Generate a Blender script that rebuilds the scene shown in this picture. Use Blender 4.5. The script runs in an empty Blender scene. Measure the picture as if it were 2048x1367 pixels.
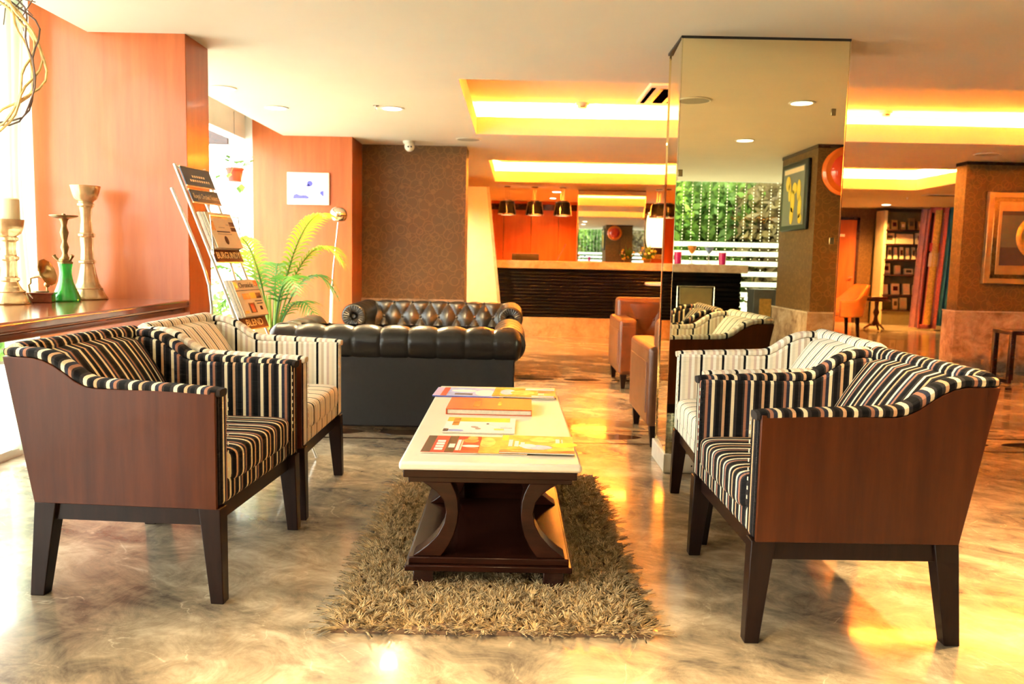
import bpy, math, random
import numpy as np
from mathutils import Vector, Matrix

SC = bpy.context.scene
COL = SC.collection
rnd = random.Random(7)
nrs = np.random.RandomState(5)
R = math.radians
PI = math.pi

# ---------------------------------------------------------------- camera
cam = bpy.data.cameras.new('camera')
cam_o = bpy.data.objects.new('camera', cam)
COL.objects.link(cam_o)
cam.sensor_width = 36.0
cam.lens = 1650.0 / 2048.0 * 36.0
cam.clip_start = 0.05
cam.clip_end = 200
pitch, roll, yaw = R(5.75), R(1.2), R(0.2)
fw = Vector((-math.sin(yaw) * math.cos(pitch), math.cos(yaw) * math.cos(pitch), -math.sin(pitch)))
rt = Vector((math.cos(yaw), math.sin(yaw), 0))
up = rt.cross(fw)
r2 = rt * math.cos(roll) + up * math.sin(roll)
u2 = up * math.cos(roll) - rt * math.sin(roll)
cam_o.matrix_world = Matrix(((r2.x, u2.x, -fw.x, 0), (r2.y, u2.y, -fw.y, 0), (r2.z, u2.z, -fw.z, 1.15), (0, 0, 0, 1)))
cam.dof.use_dof = True
cam.dof.focus_distance = 3.1
cam.dof.aperture_fstop = 4.0
SC.camera = cam_o

# ---------------------------------------------------------------- world, exposure
world = bpy.data.worlds.new('sky')
SC.world = world
world.use_nodes = True
bgn = world.node_tree.nodes['Background']
bgn.inputs[0].default_value = (1.0, 0.985, 0.94, 1)
bgn.inputs[1].default_value = 7.0
SC.view_settings.view_transform = 'Standard'
SC.view_settings.look = 'None'
SC.view_settings.gamma = 1.0
SC.view_settings.use_curve_mapping = False
SC.view_settings.exposure = 0.92
try:
    SC.cycles.use_denoising = True
    SC.cycles.use_adaptive_sampling = True
    SC.cycles.adaptive_threshold = 0.05
    SC.cycles.adaptive_min_samples = 20
    SC.cycles.max_bounces = 6
    SC.cycles.diffuse_bounces = 4
    SC.cycles.glossy_bounces = 4
    SC.cycles.transmission_bounces = 5
    SC.cycles.transparent_max_bounces = 8
    SC.cycles.caustics_reflective = False
    SC.cycles.caustics_refractive = False
    SC.cycles.sample_clamp_indirect = 60.0
except Exception:
    pass


def portal(name, loc, rot, sx, sy):
    l = bpy.data.lights.new(name, 'AREA')
    l.shape = 'RECTANGLE'
    l.size = sx
    l.size_y = sy
    l.cycles.is_portal = True
    o = bpy.data.objects.new(name, l)
    COL.objects.link(o)
    o.location = loc
    o.rotation_euler = rot
    return o


# light from the sky enters by the two left windows and the garden window behind the camera
portal('sky_portal', (-2.86, 2.0, 1.25), (0, R(-90), 0), 2.5, 5.2)
portal('sky_portal', (-2.86, 6.65, 1.1), (0, R(-90), 0), 2.3, 3.4)
portal('sky_portal', (3.35, -3.34, 1.16), (R(90), 0, 0), 4.1, 2.3)

HC = 2.324      # ceiling height
WARM = (1.0, 0.29, 0.032)
YC0 = (1.0, 0.45, 0.10)
WARM2 = (1.0, 0.70, 0.34)


# ---------------------------------------------------------------- materials
def nt(name):
    m = bpy.data.materials.new(name)
    m.use_nodes = True
    t = m.node_tree
    b = t.nodes['Principled BSDF']
    return m, t, b


def rgba(c):
    return (c[0], c[1], c[2], 1)


def plain(name, col, rough=0.5, metal=0.0, var=0.06, scale=12.0, bump=0.0, coat=0.0, trans=0.0, spec=0.5):
    """one colour with a little procedural variation"""
    m, t, b = nt(name)
    tc = t.nodes.new('ShaderNodeTexCoord')
    n = t.nodes.new('ShaderNodeTexNoise')
    n.inputs['Scale'].default_value = scale
    n.inputs['Detail'].default_value = 3
    t.links.new(tc.outputs['Object'], n.inputs['Vector'])
    r = t.nodes.new('ShaderNodeValToRGB')
    r.color_ramp.elements[0].position = 0.3
    r.color_ramp.elements[1].position = 0.7
    r.color_ramp.elements[0].color = rgba([c * (1 - var) for c in col])
    r.color_ramp.elements[1].color = rgba([min(1, c * (1 + var)) for c in col])
    t.links.new(n.outputs['Fac'], r.inputs['Fac'])
    t.links.new(r.outputs['Color'], b.inputs['Base Color'])
    b.inputs['Roughness'].default_value = rough
    b.inputs['Metallic'].default_value = metal
    b.inputs['Coat Weight'].default_value = coat
    b.inputs['Coat Roughness'].default_value = 0.08
    b.inputs['Transmission Weight'].default_value = trans
    b.inputs['Specular IOR Level'].default_value = spec
    if bump:
        bn = t.nodes.new('ShaderNodeBump')
        bn.inputs['Strength'].default_value = bump
        bn.inputs['Distance'].default_value = 0.01
        t.links.new(n.outputs['Fac'], bn.inputs['Height'])
        t.links.new(bn.outputs['Normal'], b.inputs['Normal'])
    return m


def wood(name, c1, c2, rough=0.25, scale=(14, 14, 1.2), coat=0.3, spec=0.3):
    m, t, b = nt(name)
    tc = t.nodes.new('ShaderNodeTexCoord')
    mp = t.nodes.new('ShaderNodeMapping')
    mp.inputs['Scale'].default_value = scale
    n = t.nodes.new('ShaderNodeTexNoise')
    n.inputs['Scale'].default_value = 1.6
    n.inputs['Detail'].default_value = 6
    n.inputs['Roughness'].default_value = 0.65
    t.links.new(tc.outputs['Object'], mp.inputs['Vector'])
    t.links.new(mp.outputs['Vector'], n.inputs['Vector'])
    r = t.nodes.new('ShaderNodeValToRGB')
    r.color_ramp.elements[0].position = 0.28
    r.color_ramp.elements[1].position = 0.72
    r.color_ramp.elements[0].color = rgba(c1)
    r.color_ramp.elements[1].color = rgba(c2)
    t.links.new(n.outputs['Fac'], r.inputs['Fac'])
    t.links.new(r.outputs['Color'], b.inputs['Base Color'])
    b.inputs['Roughness'].default_value = rough
    b.inputs['Coat Weight'].default_value = coat
    b.inputs['Specular IOR Level'].default_value = spec
    b.inputs['Coat Roughness'].default_value = 0.12
    return m


def marble(name, dark, mid, light, vein, rough=0.1, scale=1.0, spec=0.5, coat=0.0):
    m, t, b = nt(name)
    tc = t.nodes.new('ShaderNodeTexCoord')
    mp = t.nodes.new('ShaderNodeMapping')
    mp.inputs['Scale'].default_value = (scale, scale, scale)
    mp.inputs['Rotation'].default_value = (0.2, 0.1, R(28))
    t.links.new(tc.outputs['Object'], mp.inputs['Vector'])
    st = t.nodes.new('ShaderNodeMapping')
    st.inputs['Scale'].default_value = (0.55, 1.5, 1.0)
    t.links.new(mp.outputs['Vector'], st.inputs['Vector'])
    n = t.nodes.new('ShaderNodeTexNoise')
    n.inputs['Scale'].default_value = 1.7
    n.inputs['Detail'].default_value = 9
    n.inputs['Roughness'].default_value = 0.66
    n.inputs['Distortion'].default_value = 0.7
    t.links.new(st.outputs['Vector'], n.inputs['Vector'])
    r = t.nodes.new('ShaderNodeValToRGB')
    e = r.color_ramp.elements
    e[0].position = 0.385
    e[0].color = rgba(dark)
    e[1].position = 0.62
    e[1].color = rgba(light)
    k = e.new(0.5)
    k.color = rgba(mid)
    n3 = t.nodes.new('ShaderNodeTexNoise')
    n3.inputs['Scale'].default_value = 5.5
    n3.inputs['Detail'].default_value = 12
    n3.inputs['Roughness'].default_value = 0.75
    n3.inputs['Distortion'].default_value = 0.9
    t.links.new(mp.outputs['Vector'], n3.inputs['Vector'])
    mm = t.nodes.new('ShaderNodeMix')
    mm.data_type = 'FLOAT'
    mm.inputs[0].default_value = 0.42
    t.links.new(n.outputs['Fac'], mm.inputs[2])
    t.links.new(n3.outputs['Fac'], mm.inputs[3])
    t.links.new(mm.outputs[0], r.inputs['Fac'])
    # thin pale veins
    n2 = t.nodes.new('ShaderNodeTexNoise')
    n2.inputs['Scale'].default_value = 1.9
    n2.inputs['Detail'].default_value = 4
    n2.inputs['Roughness'].default_value = 0.45
    n2.inputs['Distortion'].default_value = 0.9
    t.links.new(mp.outputs['Vector'], n2.inputs['Vector'])
    s = t.nodes.new('ShaderNodeMath')
    s.operation = 'SUBTRACT'
    s.inputs[1].default_value = 0.5
    t.links.new(n2.outputs['Fac'], s.inputs[0])
    a = t.nodes.new('ShaderNodeMath')
    a.operation = 'ABSOLUTE'
    t.links.new(s.outputs[0], a.inputs[0])
    vr = t.nodes.new('ShaderNodeMapRange')
    vr.inputs['From Min'].default_value = 0.0
    vr.inputs['From Max'].default_value = 0.0045
    vr.inputs['To Min'].default_value = 0.6
    vr.inputs['To Max'].default_value = 0.0
    t.links.new(a.outputs[0], vr.inputs['Value'])
    mx = t.nodes.new('ShaderNodeMix')
    mx.data_type = 'RGBA'
    mx.inputs[7].default_value = rgba(vein)
    mk = t.nodes.new('ShaderNodeMapRange')
    mk.inputs['From Min'].default_value = 0.48
    mk.inputs['From Max'].default_value = 0.60
    t.links.new(n3.outputs['Fac'], mk.inputs['Value'])
    mu = t.nodes.new('ShaderNodeMath')
    mu.operation = 'MULTIPLY'
    t.links.new(vr.outputs['Result'], mu.inputs[0])
    t.links.new(mk.outputs['Result'], mu.inputs[1])
    t.links.new(mu.outputs[0], mx.inputs[0])
    t.links.new(r.outputs['Color'], mx.inputs[6])
    t.links.new(mx.outputs[2], b.inputs['Base Color'])
    b.inputs['Roughness'].default_value = rough
    b.inputs['Specular IOR Level'].default_value = spec
    b.inputs['Coat Weight'].default_value = coat
    b.inputs['Coat Roughness'].default_value = 0.04
    return m


def stripes(name, period, stops, rough=0.85):
    """striped upholstery: bands along the UV u axis (metres)"""
    m, t, b = nt(name)
    uv = t.nodes.new('ShaderNodeUVMap')
    sp = t.nodes.new('ShaderNodeSeparateXYZ')
    t.links.new(uv.outputs['UV'], sp.inputs[0])
    d = t.nodes.new('ShaderNodeMath')
    d.operation = 'DIVIDE'
    d.inputs[1].default_value = period
    t.links.new(sp.outputs['X'], d.inputs[0])
    f = t.nodes.new('ShaderNodeMath')
    f.operation = 'FRACT'
    t.links.new(d.outputs[0], f.inputs[0])
    r = t.nodes.new('ShaderNodeValToRGB')
    cr = r.color_ramp
    cr.interpolation = 'CONSTANT'
    cr.elements[0].position = 0
    cr.elements[0].color = rgba(stops[0][1])
    cr.elements[1].position = stops[1][0]
    cr.elements[1].color = rgba(stops[1][1])
    for p, c in stops[2:]:
        k = cr.elements.new(p)
        k.color = rgba(c)
    t.links.new(f.outputs[0], r.inputs['Fac'])
    t.links.new(r.outputs['Color'], b.inputs['Base Color'])
    b.inputs['Roughness'].default_value = rough
    b.inputs['Sheen Weight'].default_value = 0.0
    b.inputs['Specular IOR Level'].default_value = 0.15
    # fine corded weave
    w = t.nodes.new('ShaderNodeTexWave')
    w.bands_direction = 'Y'
    w.inputs['Scale'].default_value = 55
    t.links.new(uv.outputs['UV'], w.inputs['Vector'])
    bn = t.nodes.new('ShaderNodeBump')
    bn.inputs['Strength'].default_value = 0.25
    bn.inputs['Distance'].default_value = 0.004
    t.links.new(w.outputs['Fac'], bn.inputs['Height'])
    t.links.new(bn.outputs['Normal'], b.inputs['Normal'])
    return m


def wallpaper(name, base, line, scale=9.0):
    """brown paper printed with scattered thin rings"""
    m, t, b = nt(name)
    tc = t.nodes.new('ShaderNodeTexCoord')
    acc = None
    for k, off in enumerate(((0, 0, 0), (0.37, 0.21, 0.53), (0.71, 0.63, 0.17))):
        mp = t.nodes.new('ShaderNodeMapping')
        mp.inputs['Location'].default_value = off
        mp.inputs['Scale'].default_value = (scale, scale, scale)
        t.links.new(tc.outputs['Object'], mp.inputs['Vector'])
        v = t.nodes.new('ShaderNodeTexVoronoi')
        v.inputs['Scale'].default_value = 1.0
        v.inputs['Randomness'].default_value = 0.55
        t.links.new(mp.outputs['Vector'], v.inputs['Vector'])
        s = t.nodes.new('ShaderNodeMath')
        s.operation = 'SUBTRACT'
        s.inputs[1].default_value = 0.42
        t.links.new(v.outputs['Distance'], s.inputs[0])
        a = t.nodes.new('ShaderNodeMath')
        a.operation = 'ABSOLUTE'
        t.links.new(s.outputs[0], a.inputs[0])
        l = t.nodes.new('ShaderNodeMapRange')
        l.inputs['From Min'].default_value = 0.012
        l.inputs['From Max'].default_value = 0.035
        l.inputs['To Min'].default_value = 0.75
        l.inputs['To Max'].default_value = 0.0
        t.links.new(a.outputs[0], l.inputs['Value'])
        if acc is None:
            acc = l.outputs['Result']
        else:
            mxm = t.nodes.new('ShaderNodeMath')
            mxm.operation = 'MAXIMUM'
            t.links.new(acc, mxm.inputs[0])
            t.links.new(l.outputs['Result'], mxm.inputs[1])
            acc = mxm.outputs[0]
    mx = t.nodes.new('ShaderNodeMix')
    mx.data_type = 'RGBA'
    mx.inputs[6].default_value = rgba(base)
    mx.inputs[7].default_value = rgba(line)
    t.links.new(acc, mx.inputs[0])
    t.links.new(mx.outputs[2], b.inputs['Base Color'])
    b.inputs['Roughness'].default_value = 0.55
    return m


def emit(name, col, strength):
    m, t, b = nt(name)
    b.inputs['Base Color'].default_value = rgba(col)
    b.inputs['Emission Color'].default_value = rgba(col)
    b.inputs['Emission Strength'].default_value = strength
    return m


def glassy(name, tint=(1, 1, 1), gloss=0.10, rough=0.0):
    """thin window pane: mostly clear, a little mirror"""
    m = bpy.data.materials.new(name)
    m.use_nodes = True
    t = m.node_tree
    t.nodes.remove(t.nodes['Principled BSDF'])
    out = t.nodes['Material Output']
    tr = t.nodes.new('ShaderNodeBsdfTransparent')
    tr.inputs[0].default_value = rgba(tint)
    gl = t.nodes.new('ShaderNodeBsdfGlossy')
    gl.inputs['Roughness'].default_value = rough
    mx = t.nodes.new('ShaderNodeMixShader')
    mx.inputs[0].default_value = gloss
    t.links.new(tr.outputs[0], mx.inputs[1])
    t.links.new(gl.outputs[0], mx.inputs[2])
    t.links.new(mx.outputs[0], out.inputs['Surface'])
    return m


def frosted(name, col, clear=0.35):
    m = bpy.data.materials.new(name)
    m.use_nodes = True
    t = m.node_tree
    t.nodes.remove(t.nodes['Principled BSDF'])
    out = t.nodes['Material Output']
    tr = t.nodes.new('ShaderNodeBsdfTransparent')
    tl = t.nodes.new('ShaderNodeBsdfTranslucent')
    tl.inputs[0].default_value = rgba(col)
    mx = t.nodes.new('ShaderNodeMixShader')
    mx.inputs[0].default_value = 1 - clear
    t.links.new(tr.outputs[0], mx.inputs[1])
    t.links.new(tl.outputs[0], mx.inputs[2])
    t.links.new(mx.outputs[0], out.inputs['Surface'])
    return m


def leafmat(name, c1, c2, scale=3.0):
    m = bpy.data.materials.new(name)
    m.use_nodes = True
    t = m.node_tree
    b = t.nodes['Principled BSDF']
    out = t.nodes['Material Output']
    tc = t.nodes.new('ShaderNodeTexCoord')
    n = t.nodes.new('ShaderNodeTexNoise')
    n.inputs['Scale'].default_value = scale
    t.links.new(tc.outputs['Object'], n.inputs['Vector'])
    r = t.nodes.new('ShaderNodeValToRGB')
    r.color_ramp.elements[0].position = 0.35
    r.color_ramp.elements[1].position = 0.65
    r.color_ramp.elements[0].color = rgba(c1)
    r.color_ramp.elements[1].color = rgba(c2)
    t.links.new(n.outputs['Fac'], r.inputs['Fac'])
    t.links.new(r.outputs['Color'], b.inputs['Base Color'])
    b.inputs['Roughness'].default_value = 0.45
    tl = t.nodes.new('ShaderNodeBsdfTranslucent')
    t.links.new(r.outputs['Color'], tl.inputs[0])
    mx = t.nodes.new('ShaderNodeMixShader')
    mx.inputs[0].default_value = 0.45
    t.links.new(b.outputs[0], mx.inputs[1])
    t.links.new(tl.outputs[0], mx.inputs[2])
    t.links.new(mx.outputs[0], out.inputs['Surface'])
    return m


M = {}
M['ceil'] = plain('ceiling_paint', (0.74, 0.68, 0.545), 0.75, var=0.02, scale=2)
M['floor'] = marble('polished_floor_marble', (0.11, 0.090, 0.070), (0.36, 0.285, 0.19), (0.68, 0.56, 0.39), (0.84, 0.72, 0.52), rough=0.20, scale=1.0, spec=0.5, coat=0.30)
M['base_marble'] = marble('brown_marble', (0.20, 0.12, 0.07), (0.38, 0.26, 0.17), (0.55, 0.42, 0.30), (0.75, 0.60, 0.42), rough=0.2, scale=1.5)
M['pale_marble'] = marble('pale_counter_marble', (0.42, 0.30, 0.20), (0.58, 0.45, 0.32), (0.72, 0.60, 0.46), (0.85, 0.75, 0.6), rough=0.15, scale=2.0)
M['cherry'] = wood('cherry_veneer', (0.42, 0.098, 0.027), (0.56, 0.148, 0.042), 0.34, (9, 9, 0.8), 0.12)
M['cherry2'] = wood('cherry_wall_veneer', (0.36, 0.070, 0.018), (0.52, 0.13, 0.035), 0.3, (6, 6, 0.6), 0.4)
M['darkwood'] = wood('dark_stained_wood', (0.020, 0.008, 0.006), (0.045, 0.015, 0.010), 0.25, (5, 20, 20), 0.5)
M['legwood'] = wood('chair_leg_wood', (0.012, 0.005, 0.0035), (0.024, 0.010, 0.006), 0.35, (20, 20, 2), 0.0, 0.2)
M['mahogany'] = wood('mahogany_panel', (0.055, 0.011, 0.0022), (0.105, 0.024, 0.0045), 0.34, (12, 12, 1.0), 0.06, 0.22)
M['tablewood'] = wood('table_wood', (0.015, 0.004, 0.0025), (0.036, 0.009, 0.0045), 0.22, (3, 16, 16), 0.08, 0.2)
M['shelfwood'] = wood('shelf_wood', (0.16, 0.035, 0.016), (0.28, 0.075, 0.030), 0.15, (16, 1.5, 16), 0.7)
M['paper_brown'] = wallpaper('ring_wallpaper', (0.125, 0.060, 0.014), (0.200, 0.100, 0.026), 7.0)
M['mirror'] = plain('mirror_silver', (0.93, 0.85, 0.56), 0.0, 1.0, var=0.0)
M['mirror2'] = plain('clear_mirror_silver', (0.90, 0.88, 0.80), 0.0, 1.0, var=0.0)
M['white'] = plain('white_paint', (0.82, 0.80, 0.75), 0.5, var=0.02)
M['cream'] = plain('cream_stone', (0.84, 0.76, 0.60), 0.28, var=0.03, scale=6)
M['plinth'] = plain('pale_grey_stone', (0.66, 0.66, 0.62), 0.35, var=0.08, scale=18)
M['ivory'] = plain('ivory_plastic', (0.80, 0.76, 0.62), 0.35, var=0.02)
M['black'] = plain('black_plastic', (0.012, 0.011, 0.010), 0.4, var=0.1)
M['gloss_black'] = plain('gloss_black', (0.010, 0.009, 0.008), 0.08, var=0.05, coat=0.6)
M['rib'] = plain('black_ribbed_lacquer', (0.004, 0.0025, 0.002), 0.5, var=0.2, spec=0.12)
M['leather'] = plain('black_leather', (0.011, 0.0095, 0.008), 0.32, var=0.2, scale=40, bump=0.12, spec=0.55)
M['leather_back'] = plain('dull_black_leatherette', (0.016, 0.014, 0.012), 0.55, var=0.1, scale=40)
M['club'] = plain('brown_club_leather', (0.15, 0.052, 0.018), 0.34, var=0.22, scale=9, bump=0.05)
M['chrome'] = plain('chrome', (0.80, 0.74, 0.62), 0.12, 1.0, var=0.02)
M['steel'] = plain('brushed_steel', (0.72, 0.69, 0.62), 0.3, 1.0, var=0.04)
M['brass'] = plain('aged_brass', (0.48, 0.30, 0.12), 0.28, 1.0, var=0.2, scale=30)
M['bronze'] = plain('dark_bronze', (0.28, 0.19, 0.08), 0.3, 1.0, var=0.25, scale=30)
M['gold'] = plain('gold_leaf', (0.75, 0.45, 0.12), 0.35, 0.8, var=0.2, scale=20)
M['goldframe'] = plain('bronze_gilt_frame', (0.50, 0.32, 0.13), 0.35, 0.55, var=0.15, scale=8)
M['amberglass'] = plain('amber_lustre_glass', (0.82, 0.55, 0.26), 0.10, 0.25, var=0.2, scale=22, trans=0.55)
M['greenglass'] = plain('green_glass', (0.02, 0.52, 0.05), 0.06, 0.0, var=0.3, scale=14, trans=0.35, coat=0.5)
M['wax'] = plain('ivory_wax', (0.88, 0.78, 0.50), 0.5, var=0.02)
M['orangewax'] = plain('orange_wax', (0.80, 0.36, 0.16), 0.5, var=0.05)
M['glass'] = glassy('window_glass', (0.97, 1.0, 0.98), 0.06)
M['frost'] = frosted('frosted_film', (0.92, 0.97, 0.93), 0.5)
M['curtain'] = frosted('sheer_curtain', (0.80, 0.84, 0.74), 0.12)
M['twig'] = plain('pale_twig', (0.62, 0.42, 0.14), 0.55, var=0.3, scale=30)
M['twigdark'] = plain('dry_twig', (0.14, 0.08, 0.05), 0.7, var=0.3, scale=30)
M['leaf1'] = leafmat('garden_leaf', (0.10, 0.27, 0.04), (0.32, 0.52, 0.10))
M['leaf2'] = leafmat('dark_leaf', (0.05, 0.14, 0.03), (0.18, 0.34, 0.07))  # deeper green than the garden leaf
M['leaf3'] = leafmat('dry_stems', (0.12, 0.09, 0.05), (0.26, 0.22, 0.10))
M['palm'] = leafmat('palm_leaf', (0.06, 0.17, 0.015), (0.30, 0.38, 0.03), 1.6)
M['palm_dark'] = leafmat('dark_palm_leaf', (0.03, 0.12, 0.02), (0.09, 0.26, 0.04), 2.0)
M['stemgreen'] = plain('green_stem', (0.20, 0.34, 0.07), 0.5, var=0.2)
M['terracotta'] = plain('red_pot', (0.38, 0.05, 0.02), 0.5, var=0.06)
M['paving'] = plain('pale_paving', (0.70, 0.68, 0.62), 0.7, var=0.06, scale=3)
M['soil'] = plain('garden_soil', (0.14, 0.11, 0.07), 0.9, var=0.3, scale=6)
M['navy'] = plain('navy_sign', (0.018, 0.020, 0.050), 0.25, var=0.05)
M['maroon'] = plain('maroon_sign', (0.075, 0.013, 0.007), 0.5, var=0.06, spec=0.1)
M['printgold'] = plain('pale_gold_print', (0.85, 0.66, 0.42), 0.5, var=0.03)
M['newsprint'] = plain('newsprint', (0.80, 0.62, 0.42), 0.8, var=0.05)
M['newsedge'] = plain('newspaper_edges', (0.52, 0.44, 0.34), 0.85, var=0.2, scale=60)
M['ink'] = plain('dark_ink', (0.10, 0.06, 0.05), 0.7, var=0.1)
M['inkgrey'] = plain('grey_ink', (0.42, 0.32, 0.24), 0.7, var=0.1)
M['red'] = plain('bright_red_print', (0.72, 0.045, 0.025), 0.3, var=0.05)
M['redlamp'] = plain('red_lacquer', (0.72, 0.045, 0.012), 0.12, var=0.05, coat=0.8)
M['orangelamp'] = plain('orange_lacquer', (0.85, 0.16, 0.015), 0.15, var=0.05, coat=0.6)
M['orangebook'] = plain('orange_red_cover', (0.72, 0.115, 0.035), 0.35, var=0.04)
M['pages'] = plain('page_edges', (0.78, 0.70, 0.52), 0.8, var=0.08, scale=80)
M['yellow'] = plain('yellow_print', (0.88, 0.60, 0.04), 0.3, var=0.06)
M['blue'] = plain('blue_print', (0.08, 0.12, 0.55), 0.3, var=0.1)
M['skyblue'] = plain('sky_blue_print', (0.28, 0.42, 0.80), 0.3, var=0.2, scale=30)
M['coverorange'] = plain('orange_cover_print', (0.82, 0.30, 0.06), 0.25, var=0.35, scale=26)
M['covergold'] = plain('golden_cover_print', (0.85, 0.50, 0.14), 0.25, var=0.3, scale=26)
M['pink'] = plain('pink_glass', (0.80, 0.03, 0.25), 0.15, var=0.05)
M['violet'] = plain('lilac_print', (0.58, 0.42, 0.70), 0.3, var=0.1)
M['tan'] = plain('tan_leather', (0.72, 0.30, 0.075), 0.45, var=0.06)
M['textile_blue'] = plain('blue_cloth', (0.02, 0.22, 0.42), 0.8, var=0.1)
M['textile_pink'] = plain('pink_cloth', (0.72, 0.20, 0.22), 0.8, var=0.15, scale=40)
M['textile_yellow'] = plain('yellow_cloth', (0.75, 0.55, 0.14), 0.8, var=0.25, scale=40)
M['textile_lilac'] = plain('lilac_cloth', (0.62, 0.36, 0.46), 0.8, var=0.1)
M['shelfback'] = plain('olive_shelf_back', (0.16, 0.14, 0.06), 0.6, var=0.1)
M['shelfcream'] = plain('cream_shelf_post', (0.60, 0.52, 0.30), 0.6, var=0.05)
M['boxcream'] = plain('cream_gift_box', (0.72, 0.65, 0.45), 0.6, var=0.08)
M['glowshade'] = emit('lit_shell_shade', (1.0, 0.74, 0.36), 1.6)
M['lens'] = emit('downlight_lens', (1.0, 0.90, 0.70), 14.0)
M['bulb'] = emit('pendant_bulb', (1.0, 0.75, 0.38), 4.0)
M['rugpile'] = plain('shag_yarn', (0.62, 0.45, 0.235), 0.9, var=0.42, scale=45)
M['rugback'] = plain('rug_backing', (0.20, 0.12, 0.07), 0.9, var=0.1)
M['inlay'] = plain('dark_brown_inlay_stone', (0.075, 0.030, 0.018), 0.12, var=0.15, coat=0.5)
M['screen'] = plain('monitor_back', (0.035, 0.028, 0.020), 0.5, var=0.05)

BLK, CHR, CRM, PCH, RST, NVY = (0.008, 0.007, 0.007), (0.034, 0.028, 0.026), (0.82, 0.70, 0.46), (0.62, 0.36, 0.19), (0.38, 0.17, 0.10), (0.030, 0.032, 0.050)
M['stripe_dark'] = stripes('dark_striped_fabric', 0.150, [
    (0, BLK), (0.13, CHR), (0.21, CRM), (0.29, CHR), (0.33, BLK), (0.44, PCH), (0.51, CHR), (0.58, BLK),
    (0.67, CHR), (0.72, CRM), (0.80, NVY), (0.88, RST), (0.95, CHR)])
M['stripe_light'] = stripes('light_striped_fabric', 0.104, [
    (0, (0.80, 0.72, 0.56)), (0.13, (0.62, 0.50, 0.36)), (0.26, (0.86, 0.82, 0.70)), (0.40, (0.66, 0.50, 0.40)), (0.52, (0.84, 0.74, 0.56)),
    (0.66, (0.74, 0.66, 0.50)), (0.78, (0.86, 0.80, 0.66)), (0.885, BLK)])


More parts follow.
